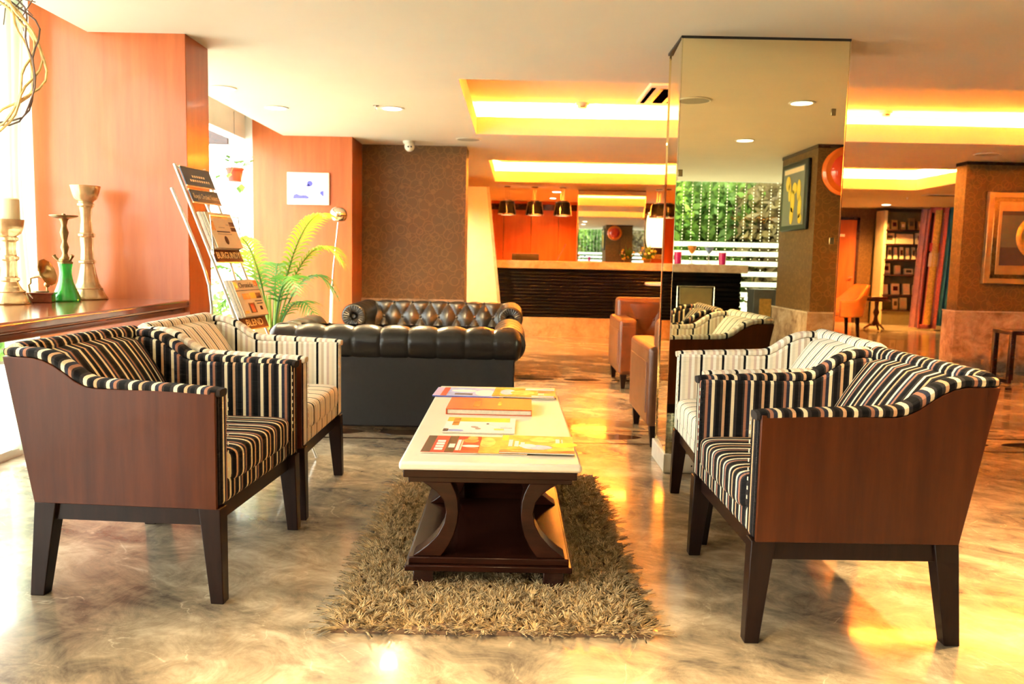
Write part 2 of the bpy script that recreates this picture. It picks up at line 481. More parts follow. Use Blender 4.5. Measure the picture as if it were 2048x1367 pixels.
# ---------------------------------------------------------------- geometry helpers
class MB:
    def __init__(s):
        s.v = []
        s.f = []

    def add(s, vs, fs, T=None):
        o = len(s.v)
        s.v.extend([tuple(T @ Vector(p)) if T is not None else tuple(p) for p in vs])
        s.f.extend([tuple(i + o for i in f) for f in fs])
        return s

    def box(s, x0, x1, y0, y1, z0, z1, T=None):
        vs = [(x0, y0, z0), (x1, y0, z0), (x1, y1, z0), (x0, y1, z0), (x0, y0, z1), (x1, y0, z1), (x1, y1, z1), (x0, y1, z1)]
        return s.add(vs, [(0, 3, 2, 1), (4, 5, 6, 7), (0, 1, 5, 4), (1, 2, 6, 5), (2, 3, 7, 6), (3, 0, 4, 7)], T)

    def frustum(s, b, t, z0, z1, T=None):
        """b, t = (x0,x1,y0,y1) rectangles at z0 and z1"""
        vs = [(b[0], b[2], z0), (b[1], b[2], z0), (b[1], b[3], z0), (b[0], b[3], z0), (t[0], t[2], z1), (t[1], t[2], z1), (t[1], t[3], z1), (t[0], t[3], z1)]
        return s.add(vs, [(0, 3, 2, 1), (4, 5, 6, 7), (0, 1, 5, 4), (1, 2, 6, 5), (2, 3, 7, 6), (3, 0, 4, 7)], T)

    def prism(s, poly, c0, c1, axis='y', T=None):
        """polygon (a,b) extruded: axis y -> (a,c,b), z -> (a,b,c), x -> (c,a,b)"""
        def P(a, b, c):
            return (a, c, b) if axis == 'y' else (a, b, c) if axis == 'z' else (c, a, b)
        n = len(poly)
        vs = [P(a, b, c0) for a, b in poly] + [P(a, b, c1) for a, b in poly]
        ar = sum(poly[i][0] * poly[(i + 1) % n][1] - poly[(i + 1) % n][0] * poly[i][1] for i in range(n))
        flip = (ar > 0) == (axis == 'y')
        lo, hi = tuple(range(n)), tuple(range(n, 2 * n))
        fs = [lo if flip else lo[::-1], hi[::-1] if flip else hi]
        for i in range(n):
            j = (i + 1) % n
            q = (i, j, n + j, n + i)
            fs.append(q[::-1] if flip else q)
        return s.add(vs, fs, T)

    def tube(s, path, r, n=8, T=None, caps=True):
        pts = [Vector(p) for p in path]
        rs = r if isinstance(r, (list, tuple)) else [r] * len(pts)
        vs, fs = [], []
        prev = None
        for i, p in enumerate(pts):
            d = (pts[min(i + 1, len(pts) - 1)] - pts[max(i - 1, 0)])
            if d.length < 1e-9:
                d = Vector((0, 0, 1))
            d.normalize()
            if prev is None:
                a = d.orthogonal().normalized()
            else:
                a = (prev - d * prev.dot(d))
                a = a.normalized() if a.length > 1e-6 else d.orthogonal().normalized()
            prev = a
            b = d.cross(a)
            for k in range(n):
                t = 2 * PI * k / n
                vs.append(p + (a * math.cos(t) + b * math.sin(t)) * rs[i])
        for i in range(len(pts) - 1):
            for k in range(n):
                fs.append((i * n + k, i * n + (k + 1) % n, (i + 1) * n + (k + 1) % n, (i + 1) * n + k))
        if caps:
            fs.append(tuple(range(n))[::-1])
            fs.append(tuple(range((len(pts) - 1) * n, len(pts) * n)))
        return s.add(vs, fs, T)

    def lathe(s, prof, n=24, c=(0, 0, 0), T=None, a0=0.0, ring=False):
        vs, fs = [], []
        if ring:
            prof = list(prof) + [prof[0]]
        for r, z in prof:
            for k in range(n):
                t = a0 + 2 * PI * k / n
                vs.append((c[0] + r * math.cos(t), c[1] + r * math.sin(t), c[2] + z))
        m = len(prof)
        for i in range(m - 1):
            for k in range(n):
                fs.append((i * n + k, i * n + (k + 1) % n, (i + 1) * n + (k + 1) % n, (i + 1) * n + k))
        if prof[0][0] > 1e-5 and not ring:
            fs.append(tuple(range(n))[::-1])
        if prof[-1][0] > 1e-5 and not ring:
            fs.append(tuple(range((m - 1) * n, m * n)))
        return s.add(vs, fs, T)

    def grid(s, fn, nu, nv, cu=False, cv=False, T=None):
        vs = [fn(i / (nu if cu else nu - 1), j / (nv if cv else nv - 1)) for i in range(nu) for j in range(nv)]
        fs = []
        for i in range(nu if cu else nu - 1):
            for j in range(nv if cv else nv - 1):
                a, b = i, (i + 1) % nu
                c, d = j, (j + 1) % nv
                fs.append((a * nv + c, b * nv + c, b * nv + d, a * nv + d))
        return s.add(vs, fs, T)

    def ball(s, c, r, n=10, T=None):
        rr = r if isinstance(r, (tuple, list)) else (r, r, r)
        m = max(4, n // 2 + 1)
        return s.grid(lambda u, v: (c[0] + rr[0] * math.cos(2 * PI * u) * math.sin(PI * v), c[1] + rr[1] * math.sin(2 * PI * u) * math.sin(PI * v), c[2] - rr[2] * math.cos(PI * v)), n, m, cu=True, T=T)

    def mesh(s, name, mat, smooth=False, uvf=None):
        me = bpy.data.meshes.new(name)
        me.from_pydata(s.v, [], s.f)
        me.materials.append(mat)
        if uvf:
            uv = me.uv_layers.new(name='UVMap')
            for p in me.polygons:
                for li in p.loop_indices:
                    uv.data[li].uv = uvf(p.normal, me.vertices[me.loops[li].vertex_index].co)
        if smooth:
            me.polygons.foreach_set('use_smooth', [True] * len(me.polygons))
            me.set_sharp_from_angle(angle=R(38))
        me.update()
        return me

    def build(s, name, mat, parent=None, smooth=False, bevel=0.0, uvf=None, seg=2, sub=0):
        m = M[mat] if isinstance(mat, str) else mat
        return place(name, s.mesh(name, m, smooth or bevel > 0 or sub > 0, uvf), parent, bevel, seg, sub)


def place(name, me, parent=None, bevel=0.0, seg=2, sub=0):
    o = bpy.data.objects.new(name, me)
    COL.objects.link(o)
    if parent is not None:
        o.parent = parent
    if bevel:
        b = o.modifiers.new('bevel', 'BEVEL')
        b.width = bevel
        b.segments = seg
        b.limit_method = 'ANGLE'
        b.angle_limit = R(40)
        b.harden_normals = False
    if sub:
        d = o.modifiers.new('sub', 'SUBSURF')
        d.levels = sub
        d.render_levels = sub
    return o


def tag(o, label, cat, group=None):
    o['label'] = label
    o['category'] = cat
    if group:
        o['group'] = group
    return o


def thing(name, label, cat, loc=(0, 0, 0), rz=0.0, group=None):
    o = bpy.data.objects.new(name, None)
    o.empty_display_size = 0.1
    COL.objects.link(o)
    o.location = loc
    o.rotation_euler = (0, 0, rz)
    return tag(o, label, cat, group)


def struct(o, label=None):
    o['kind'] = 'structure'
    if label:
        o['label'] = label
    return o


def B(x0, x1, y0, y1, z0, z1, T=None):
    return MB().box(x0, x1, y0, y1, z0, z1, T)


def copy_tree(o, parent=None):
    c = o.copy()
    COL.objects.link(c)
    c.parent = parent
    for ch in list(o.children):
        copy_tree(ch, c)
    return c


def basis(o, ex, ey, ez):
    ex, ey, ez, o = Vector(ex), Vector(ey), Vector(ez), Vector(o)
    return Matrix(((ex.x, ey.x, ez.x, o.x), (ex.y, ey.y, ez.y, o.y), (ex.z, ey.z, ez.z, o.z), (0, 0, 0, 1)))


def lettering(body, size, mat, parent, T, width=None, name='lettering', extrude=0.0006):
    cu = bpy.data.curves.new('tmp', 'FONT')
    cu.body = body
    cu.size = size
    cu.align_x = 'CENTER'
    cu.align_y = 'CENTER'
    cu.extrude = extrude
    cu.resolution_u = 3
    t = bpy.data.objects.new('tmp', cu)
    COL.objects.link(t)
    bpy.context.view_layer.update()
    me = bpy.data.meshes.new_from_object(t.evaluated_get(bpy.context.evaluated_depsgraph_get()))
    bpy.data.objects.remove(t)
    bpy.data.curves.remove(cu)
    xs = [v.co.x for v in me.vertices]
    k = width / (max(xs) - min(xs)) if width else 1.0
    me.transform(T @ Matrix.Diagonal((k, 1, 1, 1)))
    me.materials.clear()
    me.materials.append(M[mat])
    me.name = name
    return place(name, me, parent)


def smoothstep(t):
    t = max(0.0, min(1.0, t))
    return t * t * (3 - 2 * t)


# ================================================================ SETTING
XG = -2.78            # plane of the left window glass
YR = -3.20            # plane of the garden window behind the camera
YB = 17.0             # far wall
XR = 8.6              # right wall
SOF = -2.33           # edge of the dropped ceiling beside the windows

floor = struct(B(XG, XR, YR, YB, -0.10, 0.0).build('floor', 'floor'))
COVES = [(-0.41, 7.6, 5.60, 8.02), (-0.36, 6.10, 10.10, 12.85)]


def ceiling_plate():
    mb = MB()
    xs = sorted({SOF, XR} | {c[0] for c in COVES} | {c[1] for c in COVES})
    ys = sorted({YR, YB} | {c[2] for c in COVES} | {c[3] for c in COVES})
    def hole(x, y):
        return any(c[0] < x < c[1] and c[2] < y < c[3] for c in COVES)
    for i in range(len(xs) - 1):
        for j in range(len(ys) - 1):
            if not hole((xs[i] + xs[i + 1]) / 2, (ys[j] + ys[j + 1]) / 2):
                a, b, c, d = xs[i], xs[i + 1], ys[j], ys[j + 1]
                mb.add([(a, c, HC), (b, c, HC), (b, d, HC), (a, d, HC)], [(0, 3, 2, 1)])
                mb.add([(a, c, HC + .03), (b, c, HC + .03), (b, d, HC + .03), (a, d, HC + .03)], [(0, 1, 2, 3)])
    return mb


ceiling = struct(ceiling_plate().build('ceiling', 'ceil'))
B(SOF - 0.02, SOF, YR, YB, HC, 2.60).build('ceiling_trim', 'ceil', ceiling)
B(XG - 0.05, SOF, YR, YB, 2.58, 2.62).build('ceiling_pocket', 'ceil', ceiling)
for (x0, x1, y0, y1) in COVES:
    mb = MB()
    for b in ((x0 - .02, x0, y0 - .02, y1 + .02), (x1, x1 + .02, y0 - .02, y1 + .02), (x0, x1, y0 - .02, y0), (x0, x1, y1, y1 + .02)):
        mb.box(b[0], b[1], b[2], b[3], HC + .0006, HC + .165)
    mb.build('ceiling_cove_trim', 'ceil', ceiling)
    g = .24
    mb = MB()
    mb.add([(x0 - g, y0 - g, 2.61), (x1 + g, y0 - g, 2.61), (x1 + g, y1 + g, 2.61), (x0 - g, y1 + g, 2.61)], [(0, 3, 2, 1)])
    for b in ((x0 - g - .02, x0 - g, y0 - g, y1 + g), (x1 + g, x1 + g + .02, y0 - g, y1 + g), (x0 - g, x1 + g, y0 - g - .02, y0 - g), (x0 - g, x1 + g, y1 + g, y1 + g + .02)):
        mb.box(b[0], b[1], b[2], b[3], HC + .03, 2.61)
    mb.build('ceiling_recess', 'ceil', ceiling)
struct(B(-3.4, XR + .2, YR - .3, YB + .2, 2.76, 2.84).build('sky_blocker', 'white'))  # unseen slab added over the ceiling to keep sky light out

# floor inlays
sm = B(-0.5, .5, -.014, .014, 0, .0012).mesh('border_strip', M['inlay'])
ov = MB().prism([(0.185 * math.cos(t) * (1 - .0 * abs(math.sin(t))), 0.082 * math.sin(t) * (0.55 + .45 * abs(math.sin(t)))) for t in [2 * PI * k / 24 for k in range(24)]], 0, .0011, 'z').mesh('inlay_oval', M['inlay'])
for yb in (5.14, 5.53, 7.72, 8.09):
    o = place('border_strip', sm, floor)
    o.location = (3.2, yb, 0)
    o.scale = (9.0, 1, 1)
for yb, xs_ in ((5.335, [-1.16 + .455 * k for k in range(14)]), (7.905, [-.25 + .455 * k for k in range(12)])):
    for x in xs_:
        o = place('inlay_oval', ov, floor)
        o.location = (x, yb, 0)

# left side: window wall, timber columns
wall_left = thing('wall_left', 'window wall', 'wall')
del wall_left['category'], wall_left['label']
struct(wall_left)
B(XG - .10, XG + .05, 8.50, YB, 0, 2.75).build('wall_panel', 'white', wall_left)
B(XG - .10, XG + .05, 4.95, 8.37, 2.28, 2.75).build('wall_beam', 'white', wall_left)
B(XG - .10, XG + .02, YR, 4.95, 2.50, 2.75).build('wall_beam', 'white', wall_left)
B(XG - .10, XG + .02, YR, -.60, 0, 2.50).build('wall_panel', 'cherry', wall_left)


def timber_column(y0, y1, xr, xl):
    c = bpy.data.objects.new('timber_column', None)
    COL.objects.link(c)
    c.location = (0, y0, 0)
    struct(c, 'cherry veneer column beside the window')
    B(XG - .10, xl, .02, y1 - y0, 0.0, 2.58).build('jamb', 'white', c)
    B(xl, xr, 0, y1 - y0, 0.0, 2.58).build('column_panel', 'cherry', c, bevel=.003)
    B(xl, xr, -.003, 0, 0.0, .06).build('skirting', 'cherry2', c)
    return c


timber_column(4.60, 4.93, -1.82, -2.67)
timber_column(8.37, 8.92, -1.662, -2.66)


def window_unit(name, y0, y1, z0, z1, posts):
    w = bpy.data.objects.new(name, None)
    COL.objects.link(w)
    w.location = (XG, y0, 0)
    struct(w)
    B(-.006, .006, 0, y1 - y0, z0, z1).build('pane', 'glass', w)
    for k in posts:
        B(-.03, .03, k - .02 - y0, k + .02 - y0, z0, z1).build('mullion', 'white', w)
    B(-.03, .03, 0, y1 - y0, 0, .05).build('window_sill', 'white', w)
    return w


YW = -0.6
w1 = window_unit('window_1', YW, 4.60, 0.0, 2.50, [2.6])
w2 = window_unit('window_2', 4.93, 8.37, 0.0, 2.28, [6.2])
fr = B(-.010, -.007, 0, 1, -.03, .03).mesh('frosted_stripe', M['frost'])
for w, y0, y1, zs in ((w1, YW, 4.60, (1.50, 1.36, 1.22, 1.08, .94, .80)), (w2, 4.93, 8.37, (1.42, 1.30, 1.18, 1.06, .94, .82))):
    for z in zs:
        o = place('frosted_stripe', fr, w)
        o.location = (0, 0, z)
        o.scale = (1, y1 - y0, 1)

# brown papered partition behind the sofas
wb = struct(B(-1.70, -0.555, 8.90, 9.30, 0, HC).build('wall_partition', 'paper_brown'))
struct(B(-1.72, -0.555, 8.86, 8.90, 0.0, 0.70).build('baseboard_partition', 'base_marble', bevel=.004))
struct(B(XG, -1.66, 8.92, 9.30, 0, HC).build('wall_partition_side', 'cherry'))
struct(B(XG, -.76, 12.2, 12.4, 0, HC).build('wall_left_back', 'cherry2'))
d2 = struct(B(-1.55, -.80, 12.16, 12.2, 0, 2.06).build('door_2', 'cherry2', bevel=.004))
MB().tube([(-.88, 12.16, 1.02), (-.88, 12.10, 1.02), (-.98, 12.10, 1.02)], .012).build('handle', 'chrome', d2, smooth=True)
# leaning cream pier at the end of the reception counter
struct(MB().prism([(-.76, 0), (-.205, 0), (-.455, 2.17), (-.76, 2.17)], 12.0, 12.32, 'y').build('pier_wall', 'cream', bevel=.004))
struct(MB().prism([(-.205, 0), (-.165, 0), (-.415, 2.17), (-.455, 2.17)], 12.0, 12.4, 'y').build('trim_1', 'pale_marble'))

# far wall
wall_back = struct(B(XG, XR, YB, YB + .12, 0, 2.7).build('wall_back', 'paper_brown'))
px = [-1.0, -.28, .28, .84, 2.4, 3.2]
for a, b in zip(px[:-1], px[1:]):
    B(a + .006, b - .006, YB - .03, YB, 0, 2.14).build('wood_panel', 'cherry2', wall_back, bevel=.004)
B(-1.0, 3.2, YB - .06, YB, 2.14, 2.26).build('wall_trim', 'darkwood', wall_back, bevel=.01)
B(-1.0, 3.2, YB - .045, YB, 2.26, HC).build('wall_trim', 'cherry2', wall_back)
struct(B(XR, XR + .12, YR, YB, 0, 2.7).build('wall_right', 'paper_brown'))
struct(B(5.4, XR, YR - .12, YR, 0, 2.7).build('wall_front', 'paper_brown'))
struct(B(XG, 1.3, YR - .12, YR, 0, 2.7).build('wall_front_bar', 'cherry2'))
struct(B(XG - .1, XR, YR - .1, YR + .02, HC, 2.75).build('wall_front_beam', 'white'))
struct(B(3.5, 3.7, 12.9, YB, 0, HC).build('wall_reception_side', 'cherry2'))
door = struct(B(6.45, 6.90, YB - .05, YB - .005, 0, 2.08).build('door_1', 'cherry2', bevel=.004))
B(6.40, 6.45, YB - .07, YB - .005, 0, 2.13).build('door_frame', 'darkwood', door)
B(6.90, 6.95, YB - .07, YB - .005, 0, 2.13).build('door_frame', 'darkwood', door)
B(6.40, 6.95, YB - .07, YB - .005, 2.08, 2.13).build('door_frame', 'darkwood', door)
MB().tube([(6.84, YB - .05, .93), (6.84, YB - .10, .93), (6.76, YB - .10, .93)], .012).build('handle', 'chrome', door, smooth=True)
B(6.53, 6.66, YB - .056, YB - .05, 1.74, 1.79).build('sign_plate', 'ivory', door)

# garden window behind the camera (seen in the mirrors)
w3 = bpy.data.objects.new('window_3', None)
COL.objects.link(w3)
w3.location = (1.3, YR, 0)
struct(w3)
W3 = 5.4 - 1.3
B(0, W3, -.006, .006, 0, HC).build('pane', 'glass', w3)
for k in (.03, W3 - .03):
    B(k - .02, k + .02, -.03, .03, 0, HC).build('mullion', 'white', w3)
fr3 = B(0, W3, .007, .010, -.035, .035).mesh('frosted_stripe', M['frost'])
for z in (1.42, 1.29, 1.15, 1.0, .85, .70, .55, .40):
    o = place('frosted_stripe', fr3, w3)
    o.location = (0, 0, z)


# papered columns with marble feet
def paper_column(x0, x1, y0, y1, zb, label):
    c = bpy.data.objects.new('papered_column', None)
    COL.objects.link(c)
    c.location = ((x0 + x1) / 2, (y0 + y1) / 2, 0)
    struct(c, label)
    a, b = (x1 - x0) / 2, (y1 - y0) / 2
    B(-a, a, -b, b, zb, HC).build('column_shaft', 'paper_brown', c)
    B(-a - .03, a + .03, -b - .03, b + .03, 0, zb - .015).build('column_foot', 'base_marble', c)
    B(-a - .035, a + .035, -b - .035, b + .035, zb - .015, zb).build('column_ledge', 'pale_marble', c)
    B(-a - .006, a + .006, -b - .006, b + .006, HC - .035, HC).build('column_trim', 'darkwood', c)
    return c


paper_column(4.95, 7.2, 9.28, 9.50, .68, 'brown papered column with marble foot by the framed ring picture')
paper_column(2.92, 3.80, -.41, .67, .69, 'brown papered column with marble foot seen in the mirror')

# mirrored column
mc = bpy.data.objects.new('mirrored_column', None)
COL.objects.link(mc)
mc.location = (1.276, 4.63, 0)
struct(mc, 'square column clad in mirror')
a, b = .4335, .185
B(-a + .016, a - .002, -b, b, .105, HC).build('column_core', 'black', mc)
B(-a - .001, a + .001, -b - .006, -b, .108, HC - .006).build('mirror_pane', 'mirror', mc)
MB().prism([(-a - .006, -b - .006), (-a + .0, -b - .006), (-a + .012, b), (-a + .006, b)], .108, HC - .006, 'z').build('mirror_pane', 'mirror', mc)
B(a, a + .006, -b, b, .108, HC - .006).build('mirror_pane', 'mirror', mc)
B(-a, a, b, b + .006, .108, HC - .006).build('mirror_pane', 'mirror', mc)
B(-a - .012, a + .012, -b - .012, b + .03, 0, .105).build('skirting', 'plinth', mc, bevel=.004)
B(-a - .008, a + .008, -b - .010, b + .008, HC - .012, HC).build('column_trim', 'black', mc)
for sx in (-1, 1):
    B(sx * (a + .0065) - .0015, sx * (a + .0065) + .0015, -b - .009, -b - .003, .108, HC - .012).build('edge_strip', 'chrome', mc)
for zc, xc in ((1.95, .37), (1.62, -.42), (1.28, .40)):
    B(xc - .012, xc + .012, -b - .012, -b - .006, zc - .018, zc + .018).build('clip', 'bronze', mc, bevel=.002)
# socket plate at its foot
sp = thing('socket_plate', 'ivory wall plate with sockets at the foot of the mirrored column', 'socket', (.93, 4.425, .055))
B(-.105, .115, 0, .008, -.052, .052).build('plate', 'ivory', sp, bevel=.003)
for k in (-.045, .06):
    B(k - .035, k + .035, -.004, 0, -.038, .038).build('socket_insert', 'ivory', sp, bevel=.002)
for dx, dz in ((.06, .016), (.049, -.010), (.071, -.010), (-.045, -.004)):
    B(dx - .004, dx + .004, -.0055, -.004, dz - .004, dz + .004).build('pin_hole', 'black', sp)

# ================================================================ LIGHTS
def downlight(x, y, power, label, rad=.075, col=WARM2, angle=140, z=HC):
    t = thing('downlight', label, 'ceiling light', (x, y, z), 0, 'recessed downlights')
    MB().lathe([(rad, 0), (rad + .018, -.002), (rad + .020, -.006), (rad, -.008)], 28, ring=True).build('trim_ring', 'white', t, smooth=True)
    MB().prism([(rad * math.cos(2 * PI * k / 28), rad * math.sin(2 * PI * k / 28)) for k in range(28)], -.005, -.002, 'z').build('lens', 'lens', t)
    if power > 0:
        l = bpy.data.lights.new('downlight_lamp', 'SPOT')
        l.energy = power
        l.color = col
        l.spot_size = R(angle)
        l.spot_blend = 1.0
        l.shadow_soft_size = .06
        o = bpy.data.objects.new('downlight_lamp', l)
        COL.objects.link(o)
        o.parent = t
        o.location = (0, 0, -.02)
    return t


downlight(-1.964, 6.80, 130, 'round downlight nearest the timber column with the blue picture')
downlight(-1.018, 6.72, 420, 'round downlight above the gap between the two black sofas')
downlight(-2.13, 6.05, 80, 'round downlight half hidden by the near timber column')
downlight(2.05, 2.72, 400, 'round downlight reflected high in the mirrored column', angle=80)
downlight(2.157, .83, 520, 'round downlight reflected lower in the mirrored column', angle=62)
downlight(.67, 14.5, 700, 'larger of two round downlights over the reception desk', col=WARM)
downlight(.67, 16.0, 500, 'smaller of two round downlights over the reception desk', .06, col=WARM)
downlight(7.0, 15.9, 600, 'round downlight in front of the gift shelves', col=YC0)
downlight(.0, 1.30, 620, 'added fill light above the near end of the rug', angle=74)  # unseen lamp added to brighten the rug end and front floor
downlight(-.9, 11.0, 320, 'added fill light before the cream pier')  # added out of sight behind the partition to light the pier front
downlight(-1.2, .7, 420, 'added fill light above the window side in front of the armchairs', angle=80)  # extra lamp out of view, put in to lift the front of the room


def cove_tube(x0, x1, y, power, label, col=WARM):
    t = MB().tube([(x0, y, HC + .060), (x1, y, HC + .060)], .013, 8).build('cove_tube_lamp', emit('cove_tube_' + label[:12], col, power), smooth=True)
    tag(t, label, 'tube light', 'tube lamps hidden in the ceiling coves')


def cove_tube_y(y0, y1, x, power, label, col=WARM):
    t = MB().tube([(x, y0, HC + .060), (x, y1, HC + .060)], .013, 8).build('cove_tube_lamp', emit('cove_tube_' + label[:12], col, power), smooth=True)
    tag(t, label, 'tube light', 'tube lamps hidden in the ceiling coves')


YC = (1.0, 0.33, 0.042)
cove_tube(-.38, .92, 8.13, 3639, 'bright tube lamp at the back of the near ceiling cove', YC)
cove_tube(1.1, 4.3, 8.13, 448, 'dim tube lamp at the back of the near ceiling cove')
cove_tube(4.5, 7.5, 8.13, 2100, 'bright tube lamp at the back corner of the near ceiling cove', YC)
cove_tube(-.3, 7.5, 5.49, 420, 'tube lamp along the front of the near ceiling cove', WARM)
cove_tube(-.33, 1.2, 12.96, 2100, 'tube lamp at the back of the far cove by the cream pier', YC)
cove_tube(1.3, 6.0, 12.96, 3919, 'bright tube lamp at the back of the far ceiling cove', YC)
cove_tube_y(10.2, 12.8, -.47, 1819, 'tube lamp along the end of the far cove by the pier', YC)
cove_tube(-.3, 6.0, 9.99, 1260, 'tube lamp along the front of the far ceiling cove', WARM)
cove_tube_y(10.2, 12.8, 6.2, 3080, 'tube lamp along the end of the far cove by the gift shelves', YC)


# ================================================================ SEATING
def superell(c, h, e=0.28, nu=40, nv=20):
    def sg(t, p):
        return math.copysign(abs(t) ** p, t)
    def fn(u, v):
        a, b_ = 2 * PI * u, -PI / 2 + PI * v
        return (c[0] + h[0] * sg(math.cos(b_), e) * sg(math.cos(a), e), c[1] + h[1] * sg(math.cos(b_), e) * sg(math.sin(a), e), c[2] + h[2] * sg(math.sin(b_), e * 1.6))
    return MB().grid(fn, nu, nv, cu=True)


ARM_TOP = [(x_, z_ + .010) for x_, z_ in [(.31, .695), (-.09, .695), (-.125, .700), (-.16, .717), (-.195, .742), (-.23, .765), (-.265, .781), (-.30, .789), (-.40, .791)]]


def armchair(label, fabric, loc, rz):
    t = thing('striped_armchair', label, 'armchair', loc, rz, 'striped armchairs around the coffee table')
    uv_arm = lambda n, c: (c.y + .02, c.z) if abs(n.x) > .7 else (c.x, c.z)
    uv_y = lambda n, c: (c.y + .031, c.z + c.x)
    uv_x = lambda n, c: (c.x + .012, c.y)
    for s in (-1, 1):
        y0, y1 = sorted((s * .388, s * .402))
        MB().prism([(-.31, .32), (.305, .32)] + [(min(x, .305), z) for x, z in ARM_TOP], y0, y1, 'y').build('side_panel', 'mahogany', t, bevel=.002)
        y0, y1 = sorted((s * .388, s * .318))
        MB().prism([(-.30, .325), (.312, .325)] + [(x + .002, z) for x, z in ARM_TOP], y0, y1, 'y').build('arm_pad', fabric, t, uvf=uv_arm, bevel=.012)
        # padded roll along the arm
        path = [(.318, .690)] + [(x, z + .004) for x, z in ARM_TOP[1:]]
        dense = []
        for (xa, za), (xb, zb) in zip(path[:-1], path[1:]):
            n = max(1, int(abs(xa - xb) / .03))
            dense += [(xa + (xb - xa) * k / n, za + (zb - za) * k / n) for k in range(n)]
        dense.append(path[-1])
        def roll_fn(u, v, s=s, dense=dense):
            i = min(int(round(u * (len(dense) - 1))), len(dense) - 1)
            x, z = dense[i]
            p, q = dense[max(i - 1, 0)], dense[min(i + 1, len(dense) - 1)]
            d = Vector((q[0] - p[0], 0, q[1] - p[1])).normalized()
            nrm = Vector((d.z, 0, -d.x))
            if nrm.z < 0:
                nrm = -nrm
            a = 2 * PI * v
            end = 1.0 if 0 < i < len(dense) - 1 else .82
            cy = math.copysign(abs(math.cos(a)) ** .6, math.cos(a)) * .037 * end
            cn = math.copysign(abs(math.sin(a)) ** .7, math.sin(a)) * .016 * end + .010
            return (x + nrm.x * cn, s * .366 + cy, z + nrm.z * cn)
        mb = MB().grid(roll_fn, len(dense), 14, cv=True)
        mb.f.append(tuple(range(14)))
        mb.f.append(tuple(range((len(dense) - 1) * 14, len(dense) * 14))[::-1])
        mb.build('arm_roll', fabric, t, smooth=True, uvf=uv_x)
        # row of stitches on the inner front edge
        mb = MB()
        for k in range(9):
            z = .43 + k * .029
            mb.box(.3125, .3145, s * .322 - .003, s * .322 + .003, z, z + .011)
        mb.build('stitching', 'ivory', t)
        # legs
        ya, yb = sorted((s * .352, s * .397))
        yc, yd = sorted((s * .340, s * .400))
        MB().frustum((.278, .322, ya, yb), (.243, .316, yc, yd), 0, .322).build('leg', 'legwood', t, bevel=.003)
        MB().frustum((-.340, -.292, ya, yb), (-.312, -.238, yc, yd), 0, .322).build('leg', 'legwood', t, bevel=.003)
        B(-.25, .25, min(s * .36, s * .384), max(s * .36, s * .384), .262, .320).build('apron', 'legwood', t)
    B(.266, .288, -.35, .35, .262, .320).build('apron', 'legwood', t)
    B(-.285, -.265, -.35, .35, .262, .320).build('apron', 'legwood', t)
    MB().prism([(-.312, .32), (-.285, .32), (-.375, .79), (-.402, .79)], -.388, .388, 'y').build('back_panel', 'mahogany', t)
    MB().tube([(-.378, -.372 + .0248 * k, .812) for k in range(31)], [.03] + [.033] * 29 + [.03], 12).build('back_roll', fabric, t, smooth=True, uvf=lambda n, c: (c.y + .031, c.x))
    def back_fn(u, v):
        y = -.318 + .636 * u
        bul = .045 * (math.sin(PI * min(1, max(0, v))) ** .6) * (max(0, math.sin(PI * u)) ** .35)
        x = -.115 - .215 * v + bul - (.05 if v > .97 else 0)
        return (x, y, .44 + .385 * v - .02 * abs(2 * u - 1) ** 4 * v)
    MB().grid(back_fn, 28, 16).build('backrest', fabric, t, smooth=True, uvf=uv_y)
    superell((.088, 0, .437), (.236, .314, .062), .22).build('seat_cushion', fabric, t, smooth=True, uvf=uv_y)
    B(-.28, .308, -.317, .317, .318, .405).build('seat_border', fabric, t, uvf=uv_y, bevel=.02, seg=3)
    return t


armchair('dark striped armchair with reddish wood side panel, nearest the window shelf', 'stripe_dark', (-1.236, 3.022, 0), R(-3.5))
armchair('cream striped armchair beside the black sofa and newspaper stand', 'stripe_light', (-1.213, 3.880, 0), R(0.2))
armchair('dark striped armchair with almost black side panel, across from the reddish one', 'stripe_dark', (1.033, 2.815, 0), R(181.0))
armchair('cream striped armchair directly in front of the mirrored column', 'stripe_light', (1.10, 3.67, 0), R(177.5))


